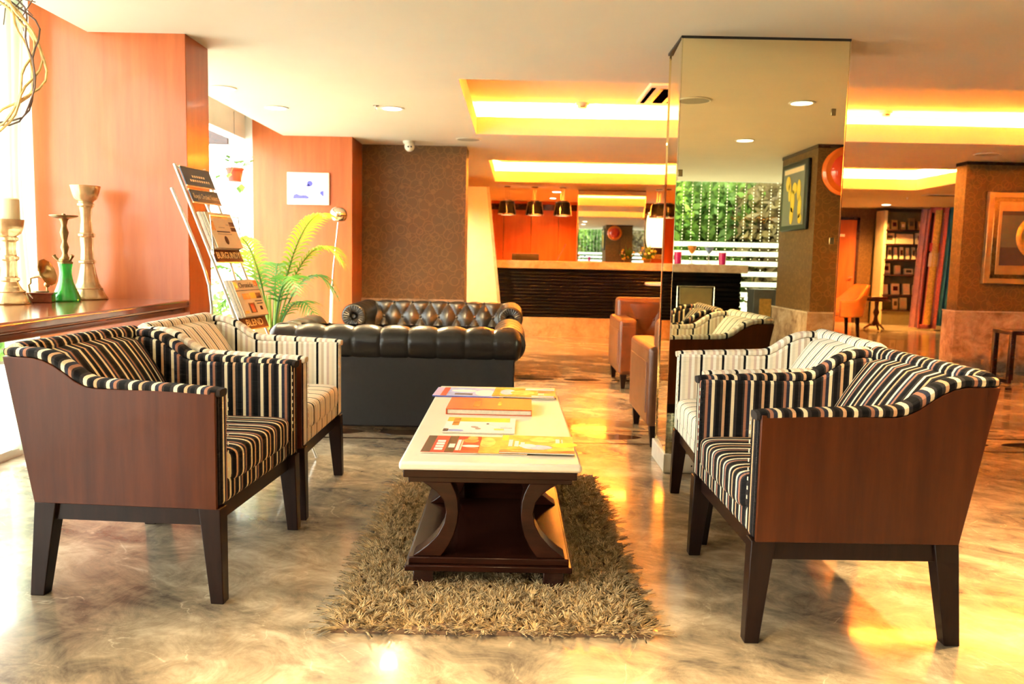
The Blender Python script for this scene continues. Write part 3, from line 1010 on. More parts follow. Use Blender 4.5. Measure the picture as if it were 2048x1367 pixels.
# black chesterfield sofas
def sofa(label, loc, rz):
    t = thing('chesterfield_sofa', label, 'sofa', loc, rz, 'black button-tufted sofas')
    HW = .84
    NL = 9

    def crease(s, w):
        k = s * NL
        d = abs(k - round(k)) / NL
        return math.exp(-(d / w) ** 2)

    def back_roll(u, v):
        x = -HW + .02 + (2 * HW - .04) * u
        a = 2 * PI * v
        e = min(u, 1 - u) * 2 * HW
        endr = min(1.0, math.sqrt(max(0.0, 1 - (1 - min(1, e / .06)) ** 2)) * .55 + .45)
        top = max(0.0, math.sin(a + .5))
        r = .116 * (1 - .13 * top * crease(u, .024) - .05 * crease(u, .005)) * endr
        return (x, -.335 + r * math.cos(a) * 1.0, .590 + r * math.sin(a))
    MB().grid(back_roll, 129, 28, cv=True).build('back_roll', 'leather', t, smooth=True)
    # outside back
    B(-.775, .775, -.405, -.30, .045, .56).build('back_panel', 'leather_back', t, bevel=.01)

    def tuft(u, v, nx, nz):
        p, q = u * nx + v * nz, u * nx - v * nz
        return (abs(math.sin(PI * p)) ** .55) * (abs(math.sin(PI * q)) ** .55)

    def inner(u, v):
        x = -.64 + 1.28 * u
        y = -.14 - .12 * v
        z = .40 + .30 * v
        d = .036 * tuft(u, v, 7.0, 1.0) * math.sin(PI * min(1, .12 + v * .88)) ** .3
        return (x, y + d * .92, z + d * .35)
    inn = MB().grid(inner, 113, 33).build('tufted_back', 'leather', t, smooth=True)
    bt = MB().ball((0, 0, 0), (.013, .008, .013), 10).mesh('button', M['leather'], True)
    for row, v in enumerate((.5, 0.98)):
        for k in range(8):
            u = (k + .5) / 7 - (.5 / 7 if row == 1 else 0)
            if 0.03 < u < .97:
                o = place('button', bt, inn)
                o.location = (-.64 + 1.28 * u, -.14 - .12 * v + .008, .40 + .30 * v)
    for s in (-1, 1):
        def arm(u, v, s=s):
            y = -.40 + .83 * u
            a = 2 * PI * v
            top = max(0.0, math.sin(a + (.4 if s > 0 else -.4)))
            k = u * 4.0
            d = abs(k - round(k)) / 4.0
            c = math.exp(-(d / .04) ** 2) if .06 < u < .94 else 0
            r = .116 * (1 - .12 * top * c)
            if u < .02:
                r *= .6
            return (s * (HW - .110) + r * math.cos(a), y, .590 + r * math.sin(a))
        A = MB().grid(arm, 56, 24, cv=True).build('arm_roll', 'leather', t, smooth=True)
        x0, x1 = sorted((s * .775, s * .63))
        B(x0, x1, -.36, .40, .045, .56).build('arm_panel', 'leather', t, bevel=.02, seg=3)
        # pleated scroll on the arm front
        def scroll(u, v, s=s):
            a = 2 * PI * u
            rr = .112 * (1 - v)
            pl = (.007 * abs(math.sin(a * 12)) if .12 < v < .72 else 0)
            y = .430 + .014 * (1 - v) ** .5 * (1 if v > .03 else 0) + pl - (.012 if .68 < v < .80 else 0) + (.012 if v >= .8 else 0)
            return (s * (HW - .110) + rr * math.cos(a), y, .590 + rr * math.sin(a))
        MB().grid(scroll, 97, 15, cu=True).build('arm_scroll', 'leather', t, smooth=True)
        x0, x1 = sorted((s * .770, s * .66))
        B(x0, x1, .40, .432, .06, .50).build('arm_front', 'leather', t, bevel=.015, seg=3)
        superell((s * .312, .10, .375), (.310, .315, .075), .25).build('seat_cushion', 'leather', t, smooth=True)
        for y in (-.34, .36):
            MB().lathe([(.022, 0), (.030, .012), (.030, .030), (.024, .046)], 14, (s * .71, y, 0)).build('foot', 'darkwood', t, smooth=True)
    B(-.64, .64, -.30, .395, .06, .31).build('seat_base', 'leather', t, bevel=.015)
    return t


sofa('black leather tufted sofa seen from behind, nearest the coffee table', (-.775, 5.70, 0), 0)
sofa('black leather tufted sofa facing the camera against the brown papered wall', (-.775, 8.10, 0), PI)


# brown club armchairs
def club(label, loc, rz):
    t = thing('club_armchair', label, 'armchair', loc, rz, 'brown leather club chairs')
    # local: faces +y, x width .82, depth .86
    for s in (-1, 1):
        x0, x1 = sorted((s * .41, s * .25))
        B(x0, x1, -.40, .42, .13, .63).build('arm', 'club', t, bevel=.03, seg=4)
        x0, x1 = sorted((s * .395, s * .265))
        B(x0, x1, .418, .432, .16, .57).build('arm_front', 'club', t, bevel=.012, seg=3)
        x0, x1 = sorted((s * .408, s * .416))
        B(x0, x1, -.34, .36, .21, .53).build('arm_side', 'club', t, bevel=.006)
        for y in (-.36, .37):
            MB().frustum((s * .36 - .018, s * .36 + .018, y - .018, y + .018), (s * .36 - .030, s * .36 + .030, y - .03, y + .03), 0, .135).build('leg', 'legwood', t, bevel=.003)
    B(-.36, .36, -.43, -.23, .13, .80).build('back', 'club', t, bevel=.04, seg=4)
    def tf(u, v):
        x, z = -.25 + .50 * u, .44 + .30 * v
        p, q = u * 1.5 + v * .5, u * 1.5 - v * .5
        d = .035 * abs(math.sin(PI * p)) ** .5 * abs(math.sin(PI * q)) ** .5
        return (x, -.235 + d, z)
    tb = MB().grid(tf, 49, 25).build('tufted_back', 'club', t, smooth=True)
    bm_ = MB().ball((0, 0, 0), (.014, .008, .014), 10).mesh('button', M['club'], True)
    for u, v in ((1 / 6, .5), (.5, .5), (5 / 6, .5)):
        o = place('button', bm_, tb)
        o.location = (-.25 + .5 * u, -.226, .44 + .30 * v)
    superell((0, .09, .36), (.255, .335, .085), .25).build('seat_cushion', 'club', t, smooth=True)
    B(-.26, .26, -.25, .405, .13, .30).build('seat_base', 'club', t, bevel=.015)
    return t


club('brown leather club chair with its back to the camera behind the mirrored column', (1.235, 5.43, 0), 0)
club('brown leather club chair facing the camera in front of the reception counter', (1.345, 7.78, 0), PI)


# ================================================================ COFFEE TABLE AND RUG
ct = thing('coffee_table', 'low coffee table with cream stone top and dark curved wooden legs', 'table', (-.080, 3.565, 0), R(.4))
L = .835
B(-.310, .310, -L, L, .432, .462).build('table_top', 'cream', ct, bevel=.010, seg=3)
B(-.296, .296, -L + .014, L - .014, .404, .432).build('frieze', 'tablewood', ct, bevel=.003)
B(-.280, .280, -L + .03, L - .03, .384, .404).build('frieze', 'tablewood', ct, bevel=.003)
B(-.288, .288, -L + .005, L - .005, .078, .100).build('base_plank', 'tablewood', ct, bevel=.004)
B(-.277, .277, -L + .02, L - .02, .100, .124).build('base_plank', 'tablewood', ct, bevel=.004)
zs_ = [.124, .14, .165, .20, .24, .28, .32, .35, .372, .386]


def leg_curve(z, inner):
    t = (z - .124) / .262
    if inner:
        w, lo, hi = .107, .166, .135
    else:
        w, lo, hi = .150, .264, .235
    m = .62
    return w + (lo - w) * (max(0, (m - t) / m)) ** 2.2 + (hi - w) * (max(0, (t - m) / (1 - m))) ** 2.2


for yk in (-L + .075, -.14, .14 + .0, L - .075):
    for s in (-1, 1):
        poly = [(s * leg_curve(z, False), z) for z in zs_] + [(s * leg_curve(z, True), z) for z in zs_[::-1]]
        MB().prism(poly, yk - .045, yk + .045, 'y').build('leg', 'tablewood', ct, smooth=True, bevel=.003)
B(-.125, .125, -.10, .10, .124, .386).build('stretcher_panel', 'tablewood', ct)
for sx in (-1, 1):
    for sy in (-1, 1):
        B(sx * .225 - .036, sx * .225 + .036, sy * (L - .06) - .036, sy * (L - .06) + .036, .014, .078).build('foot', 'darkwood', ct, bevel=.004)

# shag rug
rug = thing('shag_rug', 'shaggy beige rug under the coffee table', 'rug', (-.065, 3.33, 0), R(.6))
B(-.49, .49, -.905, .915, 0.001, .012).build('backing', 'rugback', rug)


def shag(n=52000):
    x = nrs.uniform(-.495, .495, n)
    y = nrs.uniform(-.905, .915, n)
    # tufts: snap most strands towards cluster centres
    cs = .021
    cx = (np.floor(x / cs) + .5) * cs + nrs.normal(0, .002, n)
    cy = (np.floor(y / cs) + .5) * cs + nrs.normal(0, .002, n)
    h1 = np.sin(np.floor(x / cs) * 12.9898 + np.floor(y / cs) * 78.233) * 43758.5453
    h1 = h1 - np.floor(h1)
    h2 = np.sin(np.floor(x / cs) * 39.3467 + np.floor(y / cs) * 11.135) * 24634.6345
    h2 = h2 - np.floor(h2)
    bx, by = cx * .6 + x * .4, cy * .6 + y * .4
    bx += (h1 - .5) * .012
    by += (h2 - .5) * .012
    lean = .010 + .028 * h2 + nrs.uniform(0, .014, n)
    th = h1 * 2 * np.pi + nrs.normal(0, .55, n)
    # edges fall outwards
    ex = np.clip((np.abs(x) - .44) / .055, 0, 1) * np.sign(x)
    ey = np.clip((np.abs(y) - .855) / .055, 0, 1) * np.sign(y)
    dx = np.cos(th) * lean + ex * .032
    dy = np.sin(th) * lean + ey * .032
    H = .030 + nrs.uniform(-.006, .010, n)
    H = H * (1 - .55 * np.maximum(np.abs(ex), np.abs(ey)))
    w = nrs.uniform(.0016, .0026, n)
    ang = nrs.uniform(0, 2 * np.pi, n)
    vs = np.zeros((n, 9, 3))
    for lev, (t, wz) in enumerate(((0, 1.0), (.55, 1.0), (1.0, .8))):
        px_ = bx + dx * t ** 1.6
        py_ = by + dy * t ** 1.6
        pz_ = .008 + H * (t - .25 * t * t * (lean / .05))
        for k in range(3):
            a_ = ang + k * 2.0944
            vs[:, lev * 3 + k, 0] = px_ + np.cos(a_) * w * wz
            vs[:, lev * 3 + k, 1] = py_ + np.sin(a_) * w * wz
            vs[:, lev * 3 + k, 2] = pz_
    base = np.array([(0, 1, 4, 3), (1, 2, 5, 4), (2, 0, 3, 5), (3, 4, 7, 6), (4, 5, 8, 7), (5, 3, 6, 8)])
    quads = (base[None] + (np.arange(n) * 9)[:, None, None]).reshape(-1, 4)
    me = bpy.data.meshes.new('pile')
    me.vertices.add(n * 9)
    me.vertices.foreach_set('co', vs.reshape(-1))
    nq = len(quads)
    me.loops.add(nq * 4)
    me.loops.foreach_set('vertex_index', quads.reshape(-1).astype(np.int32))
    me.polygons.add(nq)
    me.polygons.foreach_set('loop_start', np.arange(nq, dtype=np.int32) * 4)
    me.polygons.foreach_set('loop_total', np.full(nq, 4, dtype=np.int32))
    me.update(calc_edges=True)
    me.materials.append(M['rugpile'])
    return me


pile = place('pile', shag(), rug)
pile['kind'] = 'stuff'


# ================================================================ MAGAZINES (table top z = .462)
def magazine(name, label, cx, cy, w, d, h, rz, cover, cat='magazine', z=.4625, pages='pages'):
    t = thing(name, label, cat, (cx, cy, z), rz, 'magazines on the coffee table')
    B(-w / 2, w / 2, -d / 2, d / 2, .001, h - .001).build('pages', pages, t)
    B(-w / 2 - .001, w / 2 + .001, -d / 2 - .001, d / 2 + .001, h - .001, h).build('cover', cover, t)
    t['top'] = h
    return t


def patch(t, x0, x1, y0, y1, mat, k=1, name='cover_print'):
    h = t['top']
    return B(x0, x1, y0, y1, h, h + .00025 * k).build(name, mat, t)


def blob(t, cx, cy, rx, ry, mat, k=1, rot=0.0, name='cover_print'):
    h = t['top']
    pts = [(cx + rx * math.cos(a) * math.cos(rot) - ry * math.sin(a) * math.sin(rot), cy + rx * math.cos(a) * math.sin(rot) + ry * math.sin(a) * math.cos(rot)) for a in [2 * PI * i / 18 for i in range(18)]]
    return MB().prism(pts, h, h + .00025 * k, 'z').build(name, mat, t)


# front magazine with a red block and black head
m1 = magazine('magazine', 'magazine with black head and red title block at the near table edge', -.222, 2.985, .20, .265, .006, R(-1.0), 'red')
patch(m1, -.10, -.068, -.132, .132, 'black')
patch(m1, -.018, .015, -.132, .132, 'black')
for k in range(4):
    patch(m1, -.058, -.028, -.10 + k * .042, -.07 + k * .042, 'white', 2)
patch(m1, -.01, .012, -.06, .0, 'white', 2)
patch(m1, .018, .030, -.10, .07, 'white', 2)
patch(m1, .033, .038, -.10, .07, 'printgold', 2)
blob(m1, .070, -.03, .032, .018, 'white', 2)
blob(m1, .065, .06, .03, .035, 'coverorange', 2)
blob(m1, .07, .10, .02, .03, 'covergold', 3)
# middle one, half covered
m2 = magazine('magazine', 'magazine with plain golden cover, half covered at the near table edge', -.045, 2.985, .20, .265, .005, R(-1.5), 'coverorange')
patch(m2, -.095, -.088, -.132, .132, 'white')
blob(m2, -.05, .04, .03, .08, 'covergold')
# wide one on top
m3 = magazine('magazine', 'flame-orange magazine with a blue oval, topmost at the near table edge', .090, 2.985, .265, .275, .006, R(-2.2), 'coverorange', z=.4685)
patch(m3, -.132, .132, -.138, -.100, 'red')
patch(m3, -.132, -.110, .05, .138, 'yellow')
for k in range(3):
    patch(m3, -.105 + k * .022, -.090 + k * .022, -.05, .06 - .02 * k, 'white')
blob(m3, .0, -.055, .055, .036, 'skyblue', 2, -.05)
blob(m3, -.035, -.035, .032, .028, 'white', 3)
blob(m3, .015, -.07, .03, .018, 'violet', 4)
blob(m3, .02, .07, .05, .045, 'covergold', 2, .2)
blob(m3, .10, -.01, .05, .035, 'yellow', 2, .4)
patch(m3, .068, .083, .02, .085, 'white', 3)
patch(m3, .090, .094, .02, .08, 'white', 3)
# white and yellow one
m4 = magazine('magazine', 'white and yellow magazine between the orange book and the front row', -.135, 3.345, .285, .30, .006, R(-.8), 'white')
patch(m4, -.142, .120, .06, .149, 'yellow')
patch(m4, -.115, -.088, -.02, .13, 'coverorange', 2)
patch(m4, -.142, -.122, -.14, -.09, 'ink')
blob(m4, -.095, -.12, .035, .02, 'skyblue')
blob(m4, -.02, -.05, .014, .02, 'inkgrey', 1, .6)
blob(m4, -.005, -.08, .012, .016, 'inkgrey')
blob(m4, .03, .02, .006, .012, 'ink')
blob(m4, .075, -.01, .03, .04, 'white', 2)
patch(m4, .06, .10, -.10, -.075, 'yellow')
patch(m4, .085, .132, -.06, -.052, 'inkgrey')
# orange book
bk = thing('book', 'thick orange-red book with pale page edges on the coffee table', 'book', (-.105, 3.735, .4625), R(-.7))
B(-.185, .185, -.145, .150, .002, .022).build('pages', 'pages', bk, bevel=.002)
B(-.188, .188, -.148, .152, 0, .0025).build('cover', 'orangebook', bk)
B(-.188, .188, -.148, .152, .022, .0265).build('cover', 'orangebook', bk, bevel=.001)
B(-.192, -.186, -.148, .152, 0, .0265).build('spine', 'orangebook', bk, bevel=.002)
B(-.075, -.045, -.09, .06, .0265, .0268).build('title_block', 'coverorange', bk)
B(.035, .052, -.05, .05, .0265, .0268).build('title_block', 'coverorange', bk)
# two at the far end
m5 = magazine('magazine', 'blue and white magazine with red square at the far table end', -.235, 4.170, .33, .26, .007, R(-1.5), 'skyblue', pages='blue')
patch(m5, -.128, -.098, -.128, .128, 'red')
patch(m5, -.164, -.128, -.128, .128, 'violet')
blob(m5, -.02, .03, .065, .04, 'white')
patch(m5, -.06, .03, -.09, -.05, 'ink')
blob(m5, .09, -.02, .05, .09, 'white')
m6 = magazine('magazine', 'red-brown magazine with pale oval at the far table end', .055, 4.150, .31, .27, .007, R(-3.5), 'coverorange', z=.4698)
patch(m6, -.154, -.120, -.134, .134, 'bronze')
blob(m6, -.085, -.01, .04, .08, 'skyblue')
blob(m6, -.01, -.02, .06, .07, 'covergold', 2)
patch(m6, .0, .15, .07, .12, 'violet')
patch(m6, .04, .15, -.134, -.10, 'violet')
patch(m6, .07, .10, -.08, -.02, 'printgold')
blob(m6, .10, .02, .04, .04, 'red')
m7 = magazine('magazine', 'dark magazine peeping out below the red-brown one at the far table end', .075, 4.140, .26, .26, .006, R(2.0), 'ink', z=.4625)


# ================================================================ WINDOW SHELF AND WHAT STANDS ON IT
ZS = .886
sh = thing('window_shelf', 'long polished wooden shelf along the window', 'shelf', (-2.25, 3.2, 0))
B(-.36, .43, -1.9, 1.395, ZS - .045, ZS).build('shelf_board', 'shelfwood', sh, bevel=.012, seg=3)
B(-.34, .405, -1.88, 1.395, ZS - .075, ZS - .045).build('shelf_rail', 'shelfwood', sh, bevel=.006)
for y in (-1.7, -.2):
    B(-.33, -.27, y - .03, y + .03, 0, ZS - .075).build('leg', 'legwood', sh)


TALL = [(.094, 0), (.094, .012), (.088, .020), (.072, .056), (.074, .060), (.066, .066), (.055, .09), (.043, .14), (.035, .180), (.034, .190), (.043, .195), (.043, .206), (.034, .211), (.030, .265), (.034, .330), (.042, .337), (.042, .349), (.033, .355),
        (.027, .41), (.026, .44), (.032, .488), (.042, .497), (.042, .508), (.036, .512), (.038, .520), (.056, .534), (.064, .556), (.076, .602), (.070, .602), (.058, .558), (.0, .550)]
SHORT = [(.088, 0), (.088, .010), (.080, .020), (.066, .055), (.068, .060), (.055, .068), (.042, .09), (.036, .105), (.044, .112), (.044, .124), (.035, .129), (.031, .165), (.035, .205), (.044, .212), (.044, .224), (.034, .230),
         (.030, .26), (.034, .295), (.044, .303), (.044, .315), (.036, .320), (.056, .335), (.064, .355), (.072, .400), (.066, .400), (.056, .368), (.0, .360)]
c1 = thing('candle_holder', 'tall amber glass candle holder with orange candle by the wooden column', 'candle holder', (-2.300, 4.43, ZS))
MB().lathe(TALL, 32).build('holder', 'amberglass', c1, smooth=True)
MB().lathe([(.0, .568), (.056, .568), (.058, .572), (.058, .592), (0, .594)], 24).build('candle', 'orangewax', c1, smooth=True)
MB().lathe([(.096, 0), (.097, .004), (.090, .008)], 32).build('base_rim', 'bronze', c1, smooth=True)
c2 = thing('candle_holder', 'shorter amber glass candle holder with thick ivory candle near the window', 'candle holder', (-2.415, 3.93, ZS))
MB().lathe(SHORT, 32).build('holder', 'amberglass', c2, smooth=True)
MB().lathe([(.0, .378), (.052, .378), (.053, .382), (.053, .494), (.046, .500), (0, .498)], 28).build('candle', 'wax', c2, smooth=True)
MB().lathe([(.090, 0), (.091, .004), (.084, .008)], 32).build('base_rim', 'bronze', c2, smooth=True)
# hookah
hk = thing('hookah', 'hookah with green glass vase and brass stem on the window shelf', 'hookah', (-2.315, 4.24, ZS))
MB().lathe([(.0, 0), (.064, 0), (.070, .006), (.066, .022), (.050, .060), (.036, .100), (.029, .140), (.030, .165), (.034, .185), (.034, .192), (.0, .194)], 28).build('vase', 'greenglass', hk, smooth=True)
st = MB().lathe([(.036, .192), (.036, .200), (.030, .204), (.032, .214), (.022, .222), (.016, .230), (.012, .245), (.020, .275), (.011, .305), (.014, .32), (.021, .35), (.012, .385), (.018, .41), (.024, .420)], 20).build('stem', 'bronze', hk, smooth=True)
MB().lathe([(.0, .418), (.030, .420), (.060, .428), (.068, .434), (.066, .437), (.055, .432), (.010, .428), (.008, .445), (.0, .446)], 24).build('tray', 'bronze', hk, smooth=True)
for s, a in ((-1, 2.4), (1, .6)):
    d = Vector((math.cos(a), -.3, 0)).normalized()
    p0 = Vector((0, 0, .205)) + d * .025
    MB().tube([p0, p0 + d * .018 + Vector((0, 0, .016)), p0 + d * .026 + Vector((0, 0, .030))], [.006, .007, .009], 10).build('hose_port', 'bronze', st, smooth=True)
# little gramophone
gr = thing('gramophone', 'miniature gramophone with brass horn beside the hookah', 'gramophone', (-2.365, 4.10, ZS), R(18))
B(-.056, .056, -.048, .048, 0, .046).build('case', 'shelfwood', gr, bevel=.003)
B(-.064, .064, -.054, .054, .040, .050).build('case_lid', 'shelfwood', gr, bevel=.003)
MB().lathe([(0, .051), (.036, .051), (.036, .056), (0, .056)], 24).build('turntable', 'bronze', gr, smooth=True)
MB().tube([(-.05, 0, .05), (-.055, 0, .085), (-.045, 0, .095), (-.045, 0, .12)], .006, 8).build('horn_elbow', 'brass', gr, smooth=True)
hd = Vector((.80, -.30, .30)).normalized()
hx = hd.orthogonal().normalized()
TH = basis((-.045, 0, .12), hx, hd.cross(hx), hd)
MB().lathe([(.006, 0), (.010, .03), (.018, .055), (.034, .075), (.056, .088), (.070, .093), (.068, .096), (.054, .092), (.032, .080), (.014, .058), (.004, .03)], 10, T=TH).build('horn', 'brass', gr, smooth=True)
MB().ball((.030, -.01, .088), .014, 12).build('sound_box', 'brass', gr, smooth=True)
MB().tube([(.030, -.01, .056), (.030, -.01, .078)], .004, 8).build('sound_box_post', 'brass', gr, smooth=True)
MB().tube([(-.02, -.054, .024), (-.02, -.075, .024), (-.035, -.078, .045), (-.035, -.092, .045)], .003, 6).build('crank', 'chrome', gr, smooth=True)

# curtain gathered at the window edge
cu = thing('window_curtain', 'pale sheer curtain gathered beside the wooden column', 'curtain', (-2.70, 4.46, 0))


def curt(u, v):
    z = .05 + 2.50 * v
    pinch = 1 - .35 * math.exp(-((v - .62) / .22) ** 2)
    x = -.075 + .150 * u * pinch + .05 * (1 - pinch)
    return (x + .004 * math.sin(9 * v), .035 * math.sin(u * 2 * PI * 3.5 + .8 * math.sin(3 * v)) * pinch, z)


o = MB().grid(curt, 60, 24).build('drape', 'curtain', cu, smooth=True)
sd = o.modifiers.new('thick', 'SOLIDIFY')
sd.thickness = .003
MB().tube([(-.085, 0, 2.56), (.10, 0, 2.56)], .010).build('rail', 'steel', cu, smooth=True)

# twisted twig wreath hanging in the window
tw = thing('twig_wreath', 'hanging wreath of twisted pale vines at the top of the window', 'wreath', (-2.44, 3.72, 1.98))
for k in range(6):
    ph, rr, rz_ = k * 1.05, .285 + .022 * (k % 3), .30 + .020 * ((k * 2) % 3)
    pts = []
    for i in range(49):
        a = 2 * PI * i / 48
        q = 1 + .045 * math.sin(5 * a + ph) + .03 * math.sin(9 * a + ph * 2)
        pts.append((rr * q * math.cos(a), .025 * math.sin(4 * a + ph), rz_ * q * math.sin(a)))
    MB().tube(pts, .006 if k < 4 else .004, 6, caps=False).build('vine', 'twig' if k < 4 else 'twigdark', tw, smooth=True)
for k in range(16):
    a = .5 + 1.1 * rnd.random()
    p = Vector((.29 * math.cos(a), 0, .30 * math.sin(a)))
    q = p + Vector((rnd.uniform(-.06, .16), rnd.uniform(-.05, .05), rnd.uniform(-.10, .16)))
    MB().tube([p, (p + q) / 2 + Vector((rnd.uniform(-.03, .03), 0, .03)), q], .0025, 5).build('twig', 'twigdark', tw, smooth=True)
MB().tube([(0, 0, .30), (0, 0, .60)], .002, 5).build('cord', 'twigdark', tw)

# ================================================================ NEWSPAPER STAND
rk = thing('newspaper_stand', 'slanted tubular stand with newspapers and name boards behind the cream chair', 'magazine rack', (-1.45, 4.30, 0))
OX, OY = -1.45, 4.30
Wv = Vector((.05, .27, 0))
ew = Wv.normalized()
ed = Vector((.320, 0, -.832)).normalized()
en = ew.cross(ed)
if en.x < 0:
    en = -en


def rail_pt(z, off=0.0):
    return Vector((-1.761 + (1.58 - z) * .3846 - OX, 0, z)) + en * off


for k, o_ in ((0, Vector((0, 0, 0))), (1, Wv)):
    MB().tube([rail_pt(1.60) + o_, rail_pt(1.0) + o_, rail_pt(.009) + o_], .0085, 10).build('front_rail', 'steel', rk, smooth=True)
    MB().tube([Vector((x - OX, 0, z)) + o_ for x, z in ((-1.786, 1.478), (-1.720, 1.32), (-1.657, 1.161), (-1.622, 1.06), (-1.600, .98), (-1.589, .87), (-1.588, .758), (-1.60, .009))], .0085, 10).build('back_leg', 'steel', rk, smooth=True)
for z in (1.585, .78, .30):
    MB().tube([rail_pt(z), rail_pt(z) + Wv], .006, 8).build('cross_bar', 'steel', rk, smooth=True)


def board(z0, z1, mat, text, width, size, name='name_board', off=.016, depth=.006):
    p = rail_pt(z0, off)
    h = (z0 - z1) / ed.z * -1
    T = basis(p, ew, ed, -ew.cross(ed) if False else en)
    W = Wv.length
    o = MB().add([(0, 0, 0), (W, 0, 0), (W, h, 0), (0, h, 0), (0, 0, depth), (W, 0, depth), (W, h, depth), (0, h, depth)], [(0, 3, 2, 1), (4, 5, 6, 7), (0, 1, 5, 4), (1, 2, 6, 5), (2, 3, 7, 6), (3, 0, 4, 7)], T).build(name, mat, rk)
    for a, b in ((-.004, 0), (h, h + .004)):
        MB().add([(0, a, 0), (W, a, 0), (W, b, 0), (0, b, 0), (0, a, depth + .003), (W, a, depth + .003), (W, b, depth + .003), (0, b, depth + .003)], [(0, 3, 2, 1), (4, 5, 6, 7), (0, 1, 5, 4), (1, 2, 6, 5), (2, 3, 7, 6), (3, 0, 4, 7)], T).build('board_edge', 'brass', o)
    if text:
        TT = basis(p + ew * (W / 2) + ed * (h / 2) + en * (depth + .0008), ew, -ed, en)
        lettering(text, size, 'printgold', o, TT, width)
    return o, T, W, h


b0, T0, W0, h0 = board(1.580, 1.487, 'navy', None, 0, 0)
for k in range(9):
    x = .05 + k * .021
    MB().box(x, x + .014, .064, .076, .006, .0068, T0).build('lettering', 'printgold', b0)
for k in range(6):
    x = .08 + k * .021
    MB().box(x, x + .014, .040, .052, .006, .0068, T0).build('lettering', 'printgold', b0)
board(1.464, 1.402, 'navy', 'Royal Orchid Suites', .23, .040)
board(1.160, 1.094, 'maroon', 'BURGUNDY', .235, .052)
board(.803, .742, 'maroon', 'BLEND', .175, .055)


def paper_stack(z0, z1, masthead, label, k):
    g = thing('newspaper', label, 'newspaper', (OX, OY, 0), 0, 'newspapers in the slanted stand')
    p = rail_pt(z0, .012)
    h = (z0 - z1) / -ed.z
    W = Wv.length
    T = basis(p, ew, ed, en)
    MB().box(.004, W - .012, 0, h, 0, .014, T).build('back_pages', 'newsedge', g)
    for q in range(3):
        MB().box(.004 + .003 * q, W - .010, .004 + .002 * q, h, .015 + .006 * q, .020 + .006 * q, T).build('folded_sheet', 'newsprint' if q % 2 else 'newsedge', g, bevel=.0015)
    MB().box(.012, W - .006, .010, h, .034, .040, T).build('front_page', 'newsprint', g, bevel=.002)
    zf = .0405
    def ink(x0, x1, y0, y1, m):
        MB().box(x0, x1, y0, y1, zf - .0004, zf + .0003, T).build('print', m, g)
    if k == 0:
        TT = basis(p + ew * .135 + ed * .035 + en * (zf + .0002), ew, -ed, en)
        for q in range(11):
            ink(.045 + q * .016, .056 + q * .016, .026, .042, 'covergold')
        ink(.21, .262, .060, .084, 'maroon')
        ink(.21, .262, .090, .112, 'maroon')
        ink(.02, .055, .060, .112, 'coverorange')
        ink(.17, .200, .075, .079, 'inkgrey')
        ink(.09, .15, .092, .097, 'inkgrey')
        ink(.06, .19, .114, .121, 'ink')
        ink(.06, .20, .128, .133, 'inkgrey')
        blob_pts = [(.125 + .018 * math.cos(a), .165 + .024 * math.sin(a)) for a in [2 * PI * i / 12 for i in range(12)]]
        MB().prism(blob_pts, zf, zf + .0004, 'z', T).build('print', 'maroon', g)
    else:
        TT = basis(p + ew * .135 + ed * .040 + en * (zf + .0002), ew, -ed, en)
        lettering(masthead, .040, 'ink', g, TT, .15, 'masthead')
        ink(.015, .048, .018, .060, 'covergold')
        ink(.225, .262, .016, .045, 'red')
        ink(.012, .266, .066, .070, 'ink')
        ink(.06, .135, .085, .118, 'coverorange')
        ink(.14, .20, .082, .116, 'yellow')
        ink(.20, .255, .084, .116, 'maroon')
        ink(.17, .245, .128, .134, 'ink')
        ink(.18, .245, .142, .148, 'ink')
        ink(.09, .155, .138, .195, 'maroon')
        ink(.105, .140, .145, .190, 'red')
        ink(.20, .225, .160, .182, 'maroon')
        ink(.03, .07, .180, .195, 'coverorange')
    return g


paper_stack(1.352, 1.158, '', 'stack of cream newspapers behind the upper maroon board', 0)
paper_stack(.998, .800, 'Chronicle', 'stack of newspapers behind the lower maroon board', 1)
# wire clip on the upper stack
pa = rail_pt(1.316, .075)
wf = [rail_pt(1.135, .02), pa + ew * .01, pa + Wv * 1.08, rail_pt(1.15, .02) + Wv * 1.06]
MB().tube(wf, .0028, 6).build('wire_clip', 'steel', rk, smooth=True)

# ================================================================ PALM, FLOOR LAMP, PICTURE, HANGING POT
pl = thing('potted_palm', 'leafy palm in front of the far wooden column by the window', 'plant', (-2.07, 7.0, 0))
MB().lathe([(.0, .0), (.13, 0), (.17, .30), (.185, .31), (.18, .33), (.155, .33), (.150, .28), (0, .28)], 24).build('pot', 'terracotta', pl, smooth=True)


